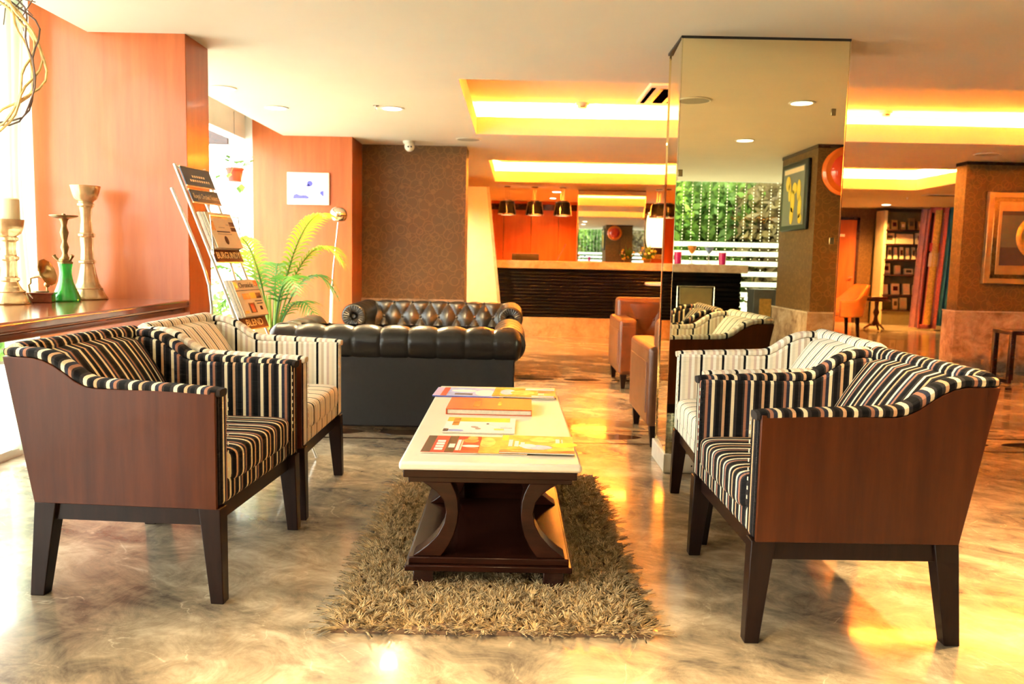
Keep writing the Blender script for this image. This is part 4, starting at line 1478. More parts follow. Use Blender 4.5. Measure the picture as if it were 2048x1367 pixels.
def frond(az, rise, reach, droop, n, llen, mat, lean=0.0, base=(0, 0, .28)):
    mb = MB()
    pts = []
    for i in range(25):
        t = i / 24
        r = reach * t ** 1.25
        z = rise * (1 - (1 - t) ** 1.7) - droop * t ** 3.2
        pts.append(Vector((base[0] + r * math.cos(az), base[1] + r * math.sin(az), base[2] + z)))
    mb.tube(pts, [.011 * (1 - .85 * i / 24) + .0015 for i in range(25)], 6)
    for i in range(n):
        t = .36 + .64 * i / (n - 1)
        k = t * 24
        a = int(min(k, 23))
        p = pts[a].lerp(pts[a + 1], k - a)
        d = (pts[a + 1] - pts[a]).normalized()
        side = d.cross(Vector((0, 0, 1))).normalized()
        upv = side.cross(d)
        ln = llen * math.sin(PI * (.15 + .80 * (t - .36) / .64)) ** .7
        for s in (-1, 1):
            dirv = (side * s * .85 + d * .62 + upv * .12).normalized()
            w = .015
            q = []
            for j in range(4):
                v = j / 3
                c = p + dirv * ln * v + Vector((0, 0, -.42 * ln * v * v))
                ww = w * (1 - v) ** .7 * (1 if j else .55)
                q += [c - d * ww, c + d * ww]
            o0 = len(mb.v)
            mb.v += [tuple(x) for x in q]
            for j in range(3):
                mb.f.append((o0 + 2 * j, o0 + 2 * j + 1, o0 + 2 * j + 3, o0 + 2 * j + 2))
    mb.build('frond', mat, pl, smooth=True)


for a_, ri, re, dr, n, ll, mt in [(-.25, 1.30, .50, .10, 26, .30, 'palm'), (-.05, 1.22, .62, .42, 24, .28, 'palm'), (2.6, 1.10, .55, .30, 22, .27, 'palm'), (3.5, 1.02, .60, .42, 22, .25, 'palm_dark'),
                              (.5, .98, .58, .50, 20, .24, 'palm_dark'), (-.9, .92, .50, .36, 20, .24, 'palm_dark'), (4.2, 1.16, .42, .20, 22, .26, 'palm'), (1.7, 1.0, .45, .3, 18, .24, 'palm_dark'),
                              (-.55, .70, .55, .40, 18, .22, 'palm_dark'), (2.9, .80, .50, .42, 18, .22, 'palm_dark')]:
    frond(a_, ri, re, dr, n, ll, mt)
for k in range(6):
    a_ = k * 1.1
    MB().tube([(.02 * math.cos(a_), .02 * math.sin(a_), .28), (.04 * math.cos(a_), .04 * math.sin(a_), .62), (.05 * math.cos(a_), .05 * math.sin(a_), .80)], [.014, .011, .008], 8).build('stem', 'stemgreen', pl, smooth=True)

fl = thing('floor_lamp', 'chrome reading floor lamp with round head behind the black sofa', 'floor lamp', (-1.83, 8.10, 0))
MB().lathe([(.13, 0), (.13, .012), (.02, .02), (.014, .04)], 28).build('base', 'steel', fl, smooth=True)
MB().tube([(0, 0, .02), (.015, 0, .5), (.026, 0, .84)], .017, 12).build('pole', 'white', fl, smooth=True)
MB().tube([(.026, 0, .84), (.035, 0, .98), (.058, 0, 1.22), (.085, 0, 1.47)], [.008, .0075, .007, .007], 10).build('neck', 'chrome', fl, smooth=True)
MB().ball((.028, 0, .86), .014, 10).build('joint', 'chrome', fl, smooth=True)
MB().lathe([(.060, -.052), (.078, -.030), (.086, .0), (.080, .035), (.062, .062), (.034, .080), (.0, .086)], 28, (.088, 0, 1.535)).build('lamp_head', 'chrome', fl, smooth=True)
MB().lathe([(.0, -.030), (.030, -.045), (.060, -.052)], 28, (.088, 0, 1.535)).build('reflector', 'steel', fl, smooth=True)

pic = thing('framed_picture', 'small cream framed blue landscape print on the far wooden column', 'picture', (-2.098, 8.365, 1.805))
B(-.212, .212, -.022, 0, -.160, .160).build('frame', 'cream', pic, bevel=.006)
B(-.180, .180, -.024, -.021, -.128, .128).build('mount', 'white', pic)
B(-.155, .155, -.0248, -.0235, -.105, .100).build('print', plain('pale_print', (.86, .86, .90), .4, var=.02), pic)


def pblob(cx, cz, rx, rz_, mat, y=-.0258):
    MB().prism([(cx + rx * math.cos(a), cz + rz_ * math.sin(a)) for a in [2 * PI * i / 14 for i in range(14)]], y, y + .0012, 'y').build('print_shape', mat, pic)


M['printblue'] = plain('ultramarine_print', (.10, .10, .62), .4, var=.3, scale=30)
MB().prism([(-.150, -.100), (.0, -.100), (.01, -.085), (-.02, -.065), (-.08, -.066), (-.115, -.052), (-.145, -.065)], -.0258, -.0246, 'y').build('print_shape', 'printblue', pic)
MB().prism([(.155, -.075), (.155, -.018), (.125, -.025), (.118, -.045), (.140, -.068)], -.0258, -.0246, 'y').build('print_shape', 'printblue', pic)
pblob(.018, .050, .028, .028, 'printblue')
pblob(.0, .030, .018, .012, 'printblue')
pblob(.085, -.055, .030, .012, 'violet')
pblob(.065, -.080, .022, .010, 'violet')

hp = thing('hanging_flowerpot', 'red flowerpot with trailing leaves hanging in the far window', 'plant pot', (-2.375, 7.0, 1.80))
MB().lathe([(0, -.055), (.050, -.055), (.068, .040), (.075, .040), (.076, .055), (.066, .055), (.060, .03), (0, .03)], 24).build('pot', 'terracotta', hp, smooth=True)
MB().tube([(0, 0, .05), (0, 0, .52)], .002, 5).build('cord', 'black', hp)
for k in range(15):
    a_ = rnd.uniform(0, 2 * PI)
    low = k % 3 == 0
    p = Vector((.05 * math.cos(a_), .05 * math.sin(a_), .05))
    q = p + Vector((.07 * math.cos(a_) - (.05 if low else 0), .06 * math.sin(a_), rnd.uniform(-.14, -.03) if low else rnd.uniform(.02, .10)))
    d = (q - p).normalized()
    s = d.cross(Vector((0, 0, 1))).normalized()
    c = (p + q) / 2 + Vector((0, 0, .02))
    mb = MB()
    mb.tube([p, c, q], .0022, 5)
    tip = q + d * .060 + Vector((0, 0, -.012))
    mb.add([q, q + d * .028 + s * .032, tip, q + d * .028 - s * .032], [(0, 1, 2, 3)])
    mb.build('leaf', 'leaf2', hp)

# ================================================================ RECEPTION
YK = 12.42
rc = thing('reception_counter', 'long black ribbed reception counter with marble top', 'counter', (1.55, YK, 0))
B(-1.86, 1.86, 0.03, .62, .28, 1.02).build('body', 'black', rc)
rib = MB().prism([(0.03, 0), (0.006, .008), (0, .025), (.006, .042), (.03, .05)], -1.86, 1.86, 'x').mesh('rib', M['rib'], True)
for k in range(15):
    o = place('rib', rib, rc)
    o.location = (0, 0, .285 + k * .0488)
B(-1.90, 1.90, -.06, .66, 1.015, 1.130).build('counter_top', 'pale_marble', rc, bevel=.008)
B(-1.84, 1.84, .0, .62, 0, .285).build('plinth', 'pale_marble', rc)


def pendant(x, label):
    t = thing('pendant_lamp', label, 'pendant lamp', (x, 13.65, 0), 0, 'black drum pendants over the reception')
    MB().lathe([(.055, HC), (.055, HC - .015), (.0, HC - .018)], 20).build('canopy', 'bronze', t, smooth=True)
    for k in range(3):
        a_ = k * 2.094 + .5
        MB().tube([(.03 * math.cos(a_), .03 * math.sin(a_), HC - .015), (.035 * math.cos(a_), .035 * math.sin(a_), 2.085)], .0035, 5).build('wire', 'chrome', t)
    MB().lathe([(.105, 2.085), (.118, 2.080), (.150, 1.90), (.152, 1.872), (.146, 1.872), (.112, 2.072), (.105, 2.075)], 32, ring=True).build('shade', 'gloss_black', t, smooth=True)
    MB().lathe([(.146, 1.866), (.155, 1.866), (.155, 1.882), (.146, 1.882)], 32, ring=True).build('shade_rim', 'chrome', t, smooth=True)
    MB().lathe([(.070, 2.080), (.075, 2.092), (.075, 2.105), (.0, 2.11)], 20).build('shade_cap', 'chrome', t, smooth=True)
    MB().prism([(.140 * math.cos(2 * PI * k / 28), .140 * math.sin(2 * PI * k / 28)) for k in range(28)], 1.884, 1.888, 'z').build('diffuser', 'bulb', t)
    return t


pendant(-.174, 'black drum pendant lamp nearest the cream pier')
pendant(.277, 'black drum pendant lamp in the middle of the three together')
pendant(.733, 'black drum pendant lamp third from the cream pier')
pendant(2.305, 'black drum pendant lamp in front of the lit shell panel')

mp_ = thing('wall_mirror', 'tall clear mirror panel behind the reception counter', 'mirror', (1.58, 14.02, 0))
B(-.565, .565, .008, .20, 0, HC).build('backing', 'cherry2', mp_)
B(-.560, .560, 0, .008, .2, HC - .01).build('mirror_glass', 'mirror2', mp_)
for sx in (-.5625, .5625):
    B(sx - .004, sx + .004, -.002, .010, .2, HC - .01).build('edge_strip', 'chrome', mp_)

mo = thing('computer_monitor', 'black computer monitor on the reception desk', 'monitor', (.14, 13.3, 0))
B(-.22, .22, 0, .03, .98, 1.24).build('screen', 'screen', mo, bevel=.006)
MB().tube([(0, .03, .80), (0, .05, 1.05)], .02, 8).build('stand', 'black', mo)
B(-.12, .12, -.02, .14, .79, .803).build('stand_base', 'black', mo)
dk = thing('reception_desk', 'wooden work desk behind the marble counter', 'desk', (1.2, 13.45, 0))
B(-1.2, 1.0, -.32, .30, .75, .79).build('desk_top', 'darkwood', dk, bevel=.004)
for sx in (-1.15, .95):
    B(sx - .03, sx + .03, -.28, .26, 0, .75).build('desk_side', 'darkwood', dk)
# flowers on the counter
fw_ = thing('flower_arrangement', 'green and yellow flower arrangement on the reception counter', 'flowers', (2.02, 12.85, 1.131))
MB().lathe([(0, 0), (.05, 0), (.065, .05), (.06, .06), (0, .055)], 18).build('vase', 'bronze', fw_, smooth=True)
for k in range(34):
    a_, b_ = rnd.uniform(0, 2 * PI), rnd.uniform(0, 1)
    q = Vector((.15 * math.cos(a_) * (.3 + b_ * .7), .08 * math.sin(a_), .10 + .20 * (1 - b_ * .7) * rnd.uniform(.7, 1.1)))
    d = q.normalized()
    s = d.cross(Vector((0, 1, .3))).normalized() * .014
    MB().add([(0, 0, .05), q * .5 + s, q * 1.12, q * .5 - s], [(0, 1, 2, 3)]).build('leaf', 'leaf2', fw_)
for k in range(16):
    a_ = rnd.uniform(0, 2 * PI)
    q = (.12 * rnd.uniform(.2, 1) * math.cos(a_), .07 * math.sin(a_) - .03, rnd.uniform(.06, .24))
    MB().ball(q, (.020, .020, .018), 8).build('blossom', 'yellow' if k % 3 else 'printgold', fw_, smooth=True)
# lit shell panel
sp_ = thing('shell_light_panel', 'dark framed panel with a lit cream shell shade by the reception', 'wall lamp', (2.86, 16.93, 1.80))
B(-.33, .33, -.03, 0, -.60, .48).build('frame', 'bronze', sp_, bevel=.01)
B(-.27, .27, -.034, -.028, -.50, .42).build('back_board', 'darkwood', sp_)
MB().grid(lambda u, v: (-.02 + .23 * (2 * u - 1) * (1 - .18 * abs(2 * v - 1) ** 3), -.04 - .08 * math.sin(PI * u) * math.sin(PI * v) ** .6 - .003 * math.sin(u * 60), -.36 + .70 * v), 40, 20).build('shade', 'glowshade', sp_, smooth=True)
MB().tube([(-.30, -.05, .30), (.2, -.05, .30)], .012, 8).build('rail', 'brass', sp_, smooth=True)
ds = thing('desk_lamp', 'small cream shaded lamp on the reception counter end', 'lamp', (2.62, 12.80, 1.131))
MB().lathe([(.035, 0), (.035, .006), (.008, .012), (.008, .05)], 16).build('base', 'brass', ds, smooth=True)
MB().lathe([(.060, .045), (.042, .115), (.0, .115)], 20).build('shade', 'ivory', ds, smooth=True)
# white topped bar table in front of the counter
bt_ = thing('pedestal_table', 'tall round white topped table before the reception counter', 'table', (1.82, 10.1, 0))
MB().lathe([(0, .865), (.24, .865), (.25, .875), (.25, .893), (.24, .90), (0, .90)], 32).build('table_top', 'cream', bt_, smooth=True)
MB().tube([(0, 0, .02), (0, 0, .866)], .03, 12).build('column', 'darkwood', bt_, smooth=True)
MB().lathe([(.20, 0), (.20, .015), (.04, .03)], 28).build('foot', 'darkwood', bt_, smooth=True)
# pink and white leaflet holder leaning on the counter
lf = thing('pointer_stick', 'thin pink stick leaning on the reception counter', 'stick', (.62, 12.78, 1.131))
MB().tube([(0, 0, 0), (.13, .0, .26)], .008, 8).build('stick', 'textile_pink', lf, smooth=True)

# ================================================================ CEILING FITTINGS
ac = thing('air_conditioner', 'square ceiling cassette air conditioner in the near cove', 'air conditioner', (1.42, 7.32, 2.61))
B(-.36, .36, -.44, .40, -.035, 0).build('panel', 'white', ac, bevel=.008)
B(-.26, .26, -.32, .30, -.039, -.034).build('grille', 'bronze', ac)
M['slotblack'] = plain('slot_black', (.004, .003, .003), .9, var=.0, spec=.0)
for k in range(4):
    x = -.23 + k * .125
    B(x, x + .085, -.30, .28, -.043, -.036).build('slot', 'slotblack', ac)
for x in (-.335, .30):
    B(x, x + .035, -.34, .32, -.038, -.034).build('air_outlet', 'slotblack', ac)


def detector(x, y, z, label):
    t = thing('smoke_detector', label, 'smoke detector', (x, y, z))
    MB().lathe([(.0, 0), (.060, 0), (.060, -.018), (.048, -.024)], 24).build('base', 'ivory', t, smooth=True)
    MB().lathe([(.044, -.022), (.044, -.042), (.036, -.050), (0, -.052)], 24).build('sensor', 'ivory', t, smooth=True)
    B(-.02, .02, -.048, -.042, -.042, -.034).build('slot', 'black', t)


detector(.585, 7.90, 2.61, 'white smoke detector near the cassette air conditioner')
detector(3.46, 8.0, 2.61, 'white smoke detector past the mirrored column')


def speaker(x, y, label):
    t = thing('ceiling_speaker', label, 'speaker', (x, y, HC))
    MB().lathe([(.125, 0), (.130, -.004), (.120, -.010), (.112, -.008)], 32, ring=True).build('rim', 'ivory', t, smooth=True)
    MB().prism([(.113 * math.cos(2 * PI * k / 32), .113 * math.sin(2 * PI * k / 32)) for k in range(32)], -.007, -.004, 'z').build('grille', plain('speaker_grille', (.40, .37, .28), .6, var=.1, scale=90), t)


speaker(-.504, 8.36, 'round speaker grille in the ceiling beside the brown papered wall')
speaker(4.82, 8.67, 'round speaker grille in the ceiling before the papered column')
speaker(1.263, 2.73, 'round speaker grille reflected in the mirrored column')
cmr = thing('security_camera', 'white dome security camera hanging before the brown papered wall', 'camera', (-1.13, 8.60, HC))
MB().lathe([(.0, 0), (.060, 0), (.060, -.012), (.050, -.030), (.030, -.035)], 24).build('mount', 'ivory', cmr, smooth=True)
MB().ball((.015, -.045, -.058), .052, 18).build('dome', 'ivory', cmr, smooth=True)
for sx in (-.014, .016):
    MB().ball((.022 + sx, -.094, -.066), .009, 10).build('lens_eye', 'black', cmr, smooth=True)


def sprinkler(x, y, label):
    t = thing('sprinkler', label, 'sprinkler', (x, y, HC))
    MB().lathe([(.022, 0), (.024, -.006), (.008, -.008), (.007, -.03), (.016, -.034), (.0, -.037)], 14).build('head', 'steel', t, smooth=True)


sprinkler(-1.13, 6.62, 'small fire sprinkler beside the lit downlight above the sofas')
sprinkler(6.6, 14.2, 'small fire sprinkler before the gift shelves')
vt = thing('ceiling_vent', 'long slotted air vent in the ceiling before the gift shelves', 'vent', (7.2, 13.6, HC))
B(-.60, .60, -.12, .12, -.012, 0).build('frame', 'ivory', vt, bevel=.004)
for k in range(3):
    B(-.55, .55, -.09 + k * .06, -.05 + k * .06, -.014, -.011).build('slot', 'black', vt)

# ================================================================ RIGHT SIDE
rp = thing('framed_picture', 'gilt framed picture of a golden ring on the papered column', 'picture', (5.72, 9.272, 1.49))
for q, (w, h, y0, mt) in enumerate(((.535, .505, -.060, 'goldframe'), (.475, .445, -.066, 'bronze'), (.420, .400, -.070, 'goldframe'))):
    B(-w, w, y0, 0 if q == 0 else y0 + .012, -h, h).build('frame', mt, rp, bevel=.008)
B(-.385, .385, -.074, -.068, -.30, .295).build('mount', 'ink', rp)
B(-.385, .385, -.0755, -.0735, -.10, .25).build('print', plain('grey_olive_print', (.16, .14, .09), .4), rp)
MB().grid(lambda u, v: (.06 + (.24 + .045 * math.cos(2 * PI * v)) * math.cos(2 * PI * u), -.082 - .012 * math.sin(2 * PI * v), .02 + (.22 + .045 * math.cos(2 * PI * v)) * math.sin(2 * PI * u)), 48, 8, cu=True, cv=True).build('ring_motif', 'gold', rp, smooth=True)
cn = thing('console_table', 'dark open-frame console table before the papered column', 'table', (5.45, 8.42, 0))
B(-.48, .48, -.17, .17, .495, .535).build('table_top', 'darkwood', cn, bevel=.004)
for sx in (-1, 1):
    for sy in (-1, 1):
        B(sx * .455 - .024, sx * .455 + .024, sy * .145 - .024, sy * .145 + .024, .04, .495).build('leg', 'darkwood', cn, bevel=.003)
    B(sx * .455 - .02, sx * .455 + .02, -.15, .15, 0, .04).build('foot_rail', 'darkwood', cn, bevel=.003)

# tan tub chair
oc = thing('tub_chair', 'tan upholstered tub chair on dark legs past the mirrored column', 'chair', (5.02, 12.85, 0), PI)
MB().prism([(-.26, .38), (.24, .38), (.24, .44), (-.18, .47), (-.26, .47)], -.26, .26, 'y').build('seat', 'tan', oc, bevel=.02)


def shell(u, v):
    a = -PI * .62 + 2 * PI * .62 * u
    h = .87 - .24 * smoothstep((abs(u - .5) * 2 - .30) / .45)
    r = .29 + .05 * v
    z = .38 + (h - .38) * v
    return (-.02 - r * math.cos(a) * (1 + .15 * v * (1 - abs(2 * u - 1))), r * .98 * math.sin(a), z)


o = MB().grid(shell, 36, 10).build('backrest', 'tan', oc, smooth=True)
sd = o.modifiers.new('thick', 'SOLIDIFY')
sd.thickness = .05
sd.offset = -1
for sx in (-1, 1):
    for sy in (-1, 1):
        MB().frustum((sx * .24 - .014, sx * .24 + .014, sy * .23 - .014, sy * .23 + .014), (sx * .21 - .026, sx * .21 + .026, sy * .21 - .026, sy * .21 + .026), 0, .39).build('leg', 'legwood', oc)
rt_ = thing('round_table', 'small dark round pedestal table beside the gift shelves', 'table', (6.55, 15.0, 0))
MB().lathe([(0, .525), (.22, .525), (.23, .54), (.22, .556), (0, .556)], 28).build('table_top', 'mahogany', rt_, smooth=True)
MB().lathe([(.05, .08), (.07, .12), (.04, .18), (.03, .25), (.055, .32), (.03, .40), (.04, .53)], 16).build('pedestal', 'mahogany', rt_, smooth=True)
for k in range(3):
    a_ = k * 2.094 + .4
    MB().tube([(0, 0, .10), (.10 * math.cos(a_), .10 * math.sin(a_), .09), (.20 * math.cos(a_), .20 * math.sin(a_), .018)], [.025, .022, .016], 8).build('foot', 'mahogany', rt_, smooth=True)
bx_ = thing('wooden_box', 'flat reddish box lying on the small round table', 'box', (6.55, 15.0, .557))
B(-.15, .15, -.10, .10, 0, .035).build('box_body', 'shelfwood', bx_, bevel=.004)
B(-.155, .155, -.105, .105, .035, .05).build('lid', 'shelfwood', bx_, bevel=.004)

# gift shelves
gs = thing('gift_shelf', 'tall olive display shelf full of cream boxes beside the hanging cloths', 'shelf', (7.72, 16.45, 0))
B(-.50, .62, .36, .40, 0, 2.25).build('back_board', 'shelfback', gs)
B(-.50, -.44, -.02, .40, 0, 2.25).build('side_post', 'shelfcream', gs)
B(.56, .62, -.02, .40, 0, 2.25).build('side_post', 'shelfcream', gs)
LV = [.30, .60, 1.00, 1.30, 1.60, 1.88]
for z in LV:
    B(-.46, .58, -.02, .38, z - .025, z).build('shelf_board', 'darkwood', gs)
B(-.46, .58, 0, .36, 0, .27).build('plinth', 'shelfback', gs)
boxes = [(5, .26, [(-.37, .10, .14), (-.22, .12, .20), (-.05, .10, .16), (.12, .12, .24), (.3, .12, .18)], 'goldframe', 'trinket'),
         (4, 0, [(-.30, .20, .22), (.0, .34, .21), (.32, .20, .235)], 'boxcream', 'wide box'),
         (3, 0, [(-.40, .07, .24), (-.28, .07, .25), (-.16, .07, .24), (-.04, .07, .25), (.08, .07, .24), (.20, .07, .25), (.32, .07, .24)], 'boxcream', 'tilted pack'),
         (2, 0, [(-.33, .16, .22), (-.10, .12, .18), (.12, .18, .12), (.34, .16, .14)], 'boxcream', 'mixed box'),
         (1, 0, [(-.34, .14, .20), (-.12, .16, .22), (.10, .14, .22), (.30, .14, .20)], 'boxcream', 'low box'),
         (0, 0, [(-.10, .10, .22), (.06, .14, .24)], 'boxcream', 'ornament')]
ords = ['first', 'second', 'third', 'fourth', 'fifth', 'sixth', 'seventh']
lvl = ['lowest', 'second lowest', 'third lowest', 'third highest', 'second highest', 'top']
for li, _, its, mt, nm in boxes:
    for k, (x, w, h) in enumerate(its):
        t = thing('gift_box', '%s %s from the wooden door side on the %s display shelf' % (ords[k], nm, lvl[li]), 'box', (gs.location.x + x, gs.location.y + .13, LV[li] + .001), 0, 'gifts on the display shelf')
        tilt = Matrix.Rotation(R(-9), 4, 'X')
        MB().box(-w / 2, w / 2, .0, .05, .008, h, tilt).build('body', mt, t, bevel=.003)
        MB().box(-w * .3, w * .3, -.002, .0, h * .35, h * .75, tilt).build('window_print', ['leaf3', 'newsprint', 'maroon', 'printgold'][(k + li) % 4], t)


# cloths hanging beside the shelf
def cloth(name, label, x0, x1, y, mat, folds, z0, z1, strips=()):
    t = thing(name, label, 'textile', ((x0 + x1) / 2, y, 0), 0, 'cloths hanging by the gift shelf')
    w = (x1 - x0) / 2
    def fn(u, v):
        lean = -.10 * (1 - v)
        return (-w + 2 * w * u + lean, .03 * math.sin(u * 2 * PI * folds), z0 + (z1 - z0) * v)
    o = MB().grid(fn, 40, 8).build('cloth', mat, t, smooth=True)
    sd = o.modifiers.new('thick', 'SOLIDIFY')
    sd.thickness = .008
    for a, b, m, za, zb in strips:
        def gn(u, v, a=a, b=b, za=za, zb=zb):
            uu = a + (b - a) * u
            vv = (za - z0) / (z1 - z0) + (zb - za) / (z1 - z0) * v
            p = fn(uu, vv)
            return (p[0], p[1] - .012, p[2])
        o = MB().grid(gn, 12, 6).build('woven_band', m, t, smooth=True)
    return t


cloth('hanging_cloth', 'lilac cloth hanging next to the gift shelf', 7.44, 7.60, 15.38, 'textile_lilac', 1.5, .03, 2.22)
cloth('hanging_cloth', 'pink cloth with yellow patterned band and white card', 7.56, 7.90, 15.30, 'textile_pink', 1.5, .02, 2.25,
      ((.28, .62, 'textile_yellow', .10, 2.20), (.10, .24, 'maroon', .10, 2.15), (.68, .80, 'textile_lilac', .10, 2.15), (.20, .68, 'ivory', 1.17, 1.42), (.16, .72, 'red', 1.45, 1.60)))
cloth('hanging_cloth', 'blue cloth hanging closest to the papered column', 7.90, 8.08, 15.36, 'textile_blue', 1.5, .08, 2.26)

# ================================================================ BEHIND THE CAMERA (seen in the mirrors)
br = thing('bar_counter', 'black ribbed bar with marble top seen in the mirrored column', 'bar', (1.0, -1.45, 0), PI)
B(-1.80, 1.60, .03, .55, 0, 1.03).build('body', 'black', br)
rib2 = MB().prism([(0.03, 0), (0.0, .010), (-.006, .030), (0, .050), (.03, .06)], -1.80, 1.60, 'x').mesh('rib', M['rib'], True)
rib3 = MB().prism([(-1.80, 0), (-1.812, .010), (-1.815, .030), (-1.812, .050), (-1.80, .06)], 0.03, .55, 'y').mesh('rib', M['rib'], True)
for k in range(17):
    for rm in (rib2, rib3):
        o = place('rib', rm, br)
        o.location = (0, 0, .01 + k * .06)
B(-1.87, 1.65, -.06, .60, 1.03, 1.130).build('counter_top', 'pale_marble', br, bevel=.006)
for x, mt, lab in ((2.205, 'coverorange', 'orange cocktail glass on the bar, seen in the mirror'), (2.42, 'skyblue', 'blue cocktail glass on the bar, seen in the mirror')):
    t = thing('cocktail_glass', lab, 'glass', (x, -1.58, 1.131), 0, 'cocktail glasses on the bar')
    MB().lathe([(.038, 0), (.036, .004), (.004, .008), (.004, .13)], 20).build('stem', 'white', t, smooth=True)
    MB().lathe([(.004, .13), (.02, .14), (.045, .18), (.058, .23), (0, .225)] if mt == 'coverorange' else [(.004, .13), (.03, .16), (.062, .215), (0, .212)], 24).build('bowl', mt, t, smooth=True)
for x, lab in ((2.03, 'pink tumbler nearer the orange cocktail glass on the bar'), (2.59, 'pink tumbler nearer the blue cocktail glass on the bar')):
    t = thing('pink_tumbler', lab, 'glass', (x, -1.58, 1.131), 0, 'pink tumblers on the bar')
    MB().lathe([(0, 0), (.042, 0), (.047, .15), (.043, .15), (.038, .02), (0, .02)], 22).build('cup', 'pink', t, smooth=True)
    MB().lathe([(0, .02), (.036, .02), (.036, .06), (0, .06)], 16).build('candle', 'wax', t, smooth=True)
stl = thing('bar_stool', 'chrome framed bar stool with olive back seen in the mirrored column', 'stool', (2.10, -.95, 0))
B(-.19, .19, .16, .185, .66, .86).build('backrest', 'shelfback', stl, bevel=.006)
MB().tube([(-.215, .17, .50), (-.215, .17, .872), (.215, .17, .872), (.215, .17, .50)], .010, 8).build('back_frame', 'chrome', stl, smooth=True)
superell((0, 0, .55), (.20, .19, .04), .3, 28, 12).build('seat', 'leather', stl, smooth=True)
MB().tube([(0, 0, .02), (0, 0, .52)], .026, 12).build('column', 'chrome', stl, smooth=True)
MB().lathe([(.21, 0), (.21, .012), (.03, .03)], 28).build('foot', 'chrome', stl, smooth=True)
MB().grid(lambda u, v: ((.15 + .008 * math.cos(2 * PI * v)) * math.cos(2 * PI * u), .02 + (.15 + .008 * math.cos(2 * PI * v)) * math.sin(2 * PI * u), .22 + .008 * math.sin(2 * PI * v)), 28, 8, cu=True, cv=True).build('foot_ring', 'chrome', stl, smooth=True)
bn_ = thing('pedestal_bin', 'dark square pedestal with gold inlay beside the bar', 'pedestal', (2.97, -1.10, 0))
B(-.14, .14, -.14, .14, 0, .85).build('body', plain('slate', (.10, .10, .09), .35, var=.2), bn_, bevel=.004)
B(-.07, .07, .138, .146, .20, .74).build('inlay', 'gold', bn_)
pq = thing('framed_picture', 'dark framed picture of golden figures reflected in the mirrored column', 'picture', (2.915, .12, 1.86))
B(-.035, 0, -.40, .40, -.355, .355).build('frame', 'black', pq, bevel=.010)
B(-.038, -.030, -.33, .33, -.30, .30).build('mount', plain('grey_mount', (.20, .20, .17), .4), pq)
B(-.039, -.037, -.30, .30, .24, .29).build('print_band', 'printgold', pq)
for cy, cz, ry, rz_ in ((.18, .05, .05, .11), (.22, -.12, .05, .12), (.05, .08, .07, .06), (.0, -.05, .06, .12), (-.02, -.20, .05, .09), (-.16, .14, .07, .08), (-.10, .05, .04, .10), (.24, -.24, .05, .05)):
    MB().prism([(cy + ry * math.cos(a), cz + rz_ * math.sin(a)) for a in [2 * PI * i / 14 for i in range(14)]], -.043, -.038, 'x').build('golden_figure', 'yellow', pq)
rl = thing('round_wall_lamp', 'glossy red round wall lamp on the papered column, seen in the mirrors', 'lamp', (3.20, .675, 2.065))
TT_ = Matrix.Rotation(R(-90), 4, 'X')
MB().lathe([(.240, 0), (.240, .025), (.215, .050), (.165, .055)], 48, T=TT_).build('outer_ring', 'orangelamp', rl, smooth=True)
MB().lathe([(.168, .050), (.160, .075), (.120, .105), (.06, .122), (0, .126)], 48, T=TT_).build('dome', 'redlamp', rl, smooth=True)

# bead strings in front of the garden window
bead = MB()
for k in range(26):
    bead.ball((0, 0, -.03 - k * .045), (.007, .007, .011), 6)
bead.tube([(0, 0, 0), (0, 0, -1.18)], .0012, 4)
bmesh_ = bead.mesh('bead_string', M['chrome'], True)
for k in range(16):
    t = place('bead_string', bmesh_)
    t.location = (2.25 + k * .125, YR + .10, HC)
    tag(t, 'thin string of glass beads hanging before the garden window', 'bead string', 'bead strings before the garden window')

# ================================================================ GARDEN OUTSIDE
struct(B(-40, XG - .1, -40, 60, -.30, -.12).build('ground', 'paving'))
struct(B(XG - .1, 40, -40, YR - .12, -.30, -.12).build('ground', 'paving'))


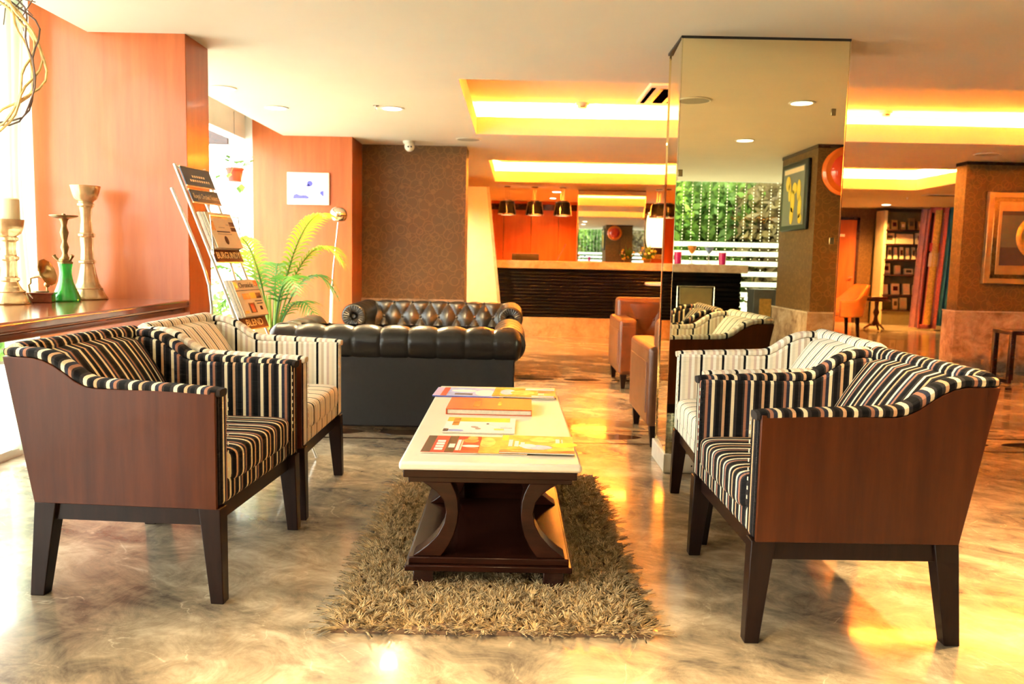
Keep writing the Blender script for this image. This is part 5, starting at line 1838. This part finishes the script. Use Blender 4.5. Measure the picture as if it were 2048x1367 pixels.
def leafcloud(n, c, r, size, mat, shape=1.0):
    p = nrs.normal(0, 1, (n, 3))
    p /= np.linalg.norm(p, axis=1)[:, None]
    p *= (nrs.uniform(0, 1, n) ** (1 / 2.2))[:, None]
    p = p * np.array(r) + np.array(c)
    a = nrs.normal(0, 1, (n, 3))
    a /= np.linalg.norm(a, axis=1)[:, None]
    b_ = np.cross(a, nrs.normal(0, 1, (n, 3)))
    b_ /= np.linalg.norm(b_, axis=1)[:, None]
    s = nrs.uniform(.6, 1.3, n)[:, None] * size
    vs = np.stack([p - a * s, p + b_ * s * .45 * shape, p + a * s, p - b_ * s * .45 * shape], 1).reshape(-1, 3)
    me = bpy.data.meshes.new('foliage')
    me.from_pydata(vs.tolist(), [], np.arange(n * 4).reshape(-1, 4).tolist())
    me.materials.append(M[mat])
    return me


def shrub(name, label, loc, r, n, size, mat, trunk=None, group=None, zc=None):
    t = thing(name, label, 'tree' if trunk else 'bush', loc, 0, group)
    zc = zc if zc is not None else r[2]
    f = place('foliage', leafcloud(n, (0, 0, zc), r, size, mat), t)
    f['kind'] = 'stuff'
    MB().tube([(0, 0, -.12), (.05, .03, zc * .6), (-.03, .05, zc)], [.06 if trunk else .03, .045 if trunk else .02, .02], 8).build('trunk', 'soil', t, smooth=True)
    return t


shrub('garden_tree', 'green tree outside the near window beside the curtain', (-5.65, 9.0, 0), (.75, .75, .55), 1800, .08, 'leaf2', True, zc=1.85)
shrub('garden_bush', 'low green bush outside the near window', (-5.4, 7.9, 0), (.6, .6, .35), 1100, .07, 'leaf1', zc=.35)
shrub('garden_bush', 'pale bush outside the far window behind the palm', (-4.4, 10.8, 0), (.7, .7, .5), 1200, .07, 'leaf1', zc=.5)
gi = 0
for x, y, rx, rz_, zc, mt in ((.6, -6.0, 1.1, 1.5, 1.6, 'leaf1'), (2.2, -5.6, .95, 1.35, 1.75, 'leaf1'), (3.4, -5.9, 1.1, 1.5, 1.6, 'leaf2'), (4.6, -5.5, 1.0, 1.4, 1.55, 'leaf3'), (6.0, -5.7, 1.1, 1.5, 1.6, 'leaf2'), (2.9, -7.4, 1.3, 1.6, 2.2, 'leaf2'), (4.9, -7.6, 1.5, 1.7, 2.2, 'leaf1'), (7.4, -6.8, 1.4, 1.8, 1.8, 'leaf1')):
    gi += 1
    shrub('garden_tree', 'garden tree seen through the mirrored window, %s from the bar end' % ['first', 'second', 'third', 'fourth', 'fifth', 'sixth', 'seventh', 'eighth'][gi - 1], (x, y, 0), (rx, .8, rz_), 4200, .10, mt, True, 'trees outside the garden window', zc=zc)
pb = B(-3.9, -3.1, 8.95, 9.1, 2.30, 2.46).build('pergola_beam', 'darkwood', bevel=.01)
tag(pb, 'dark timber beam end outside the far window', 'beam')
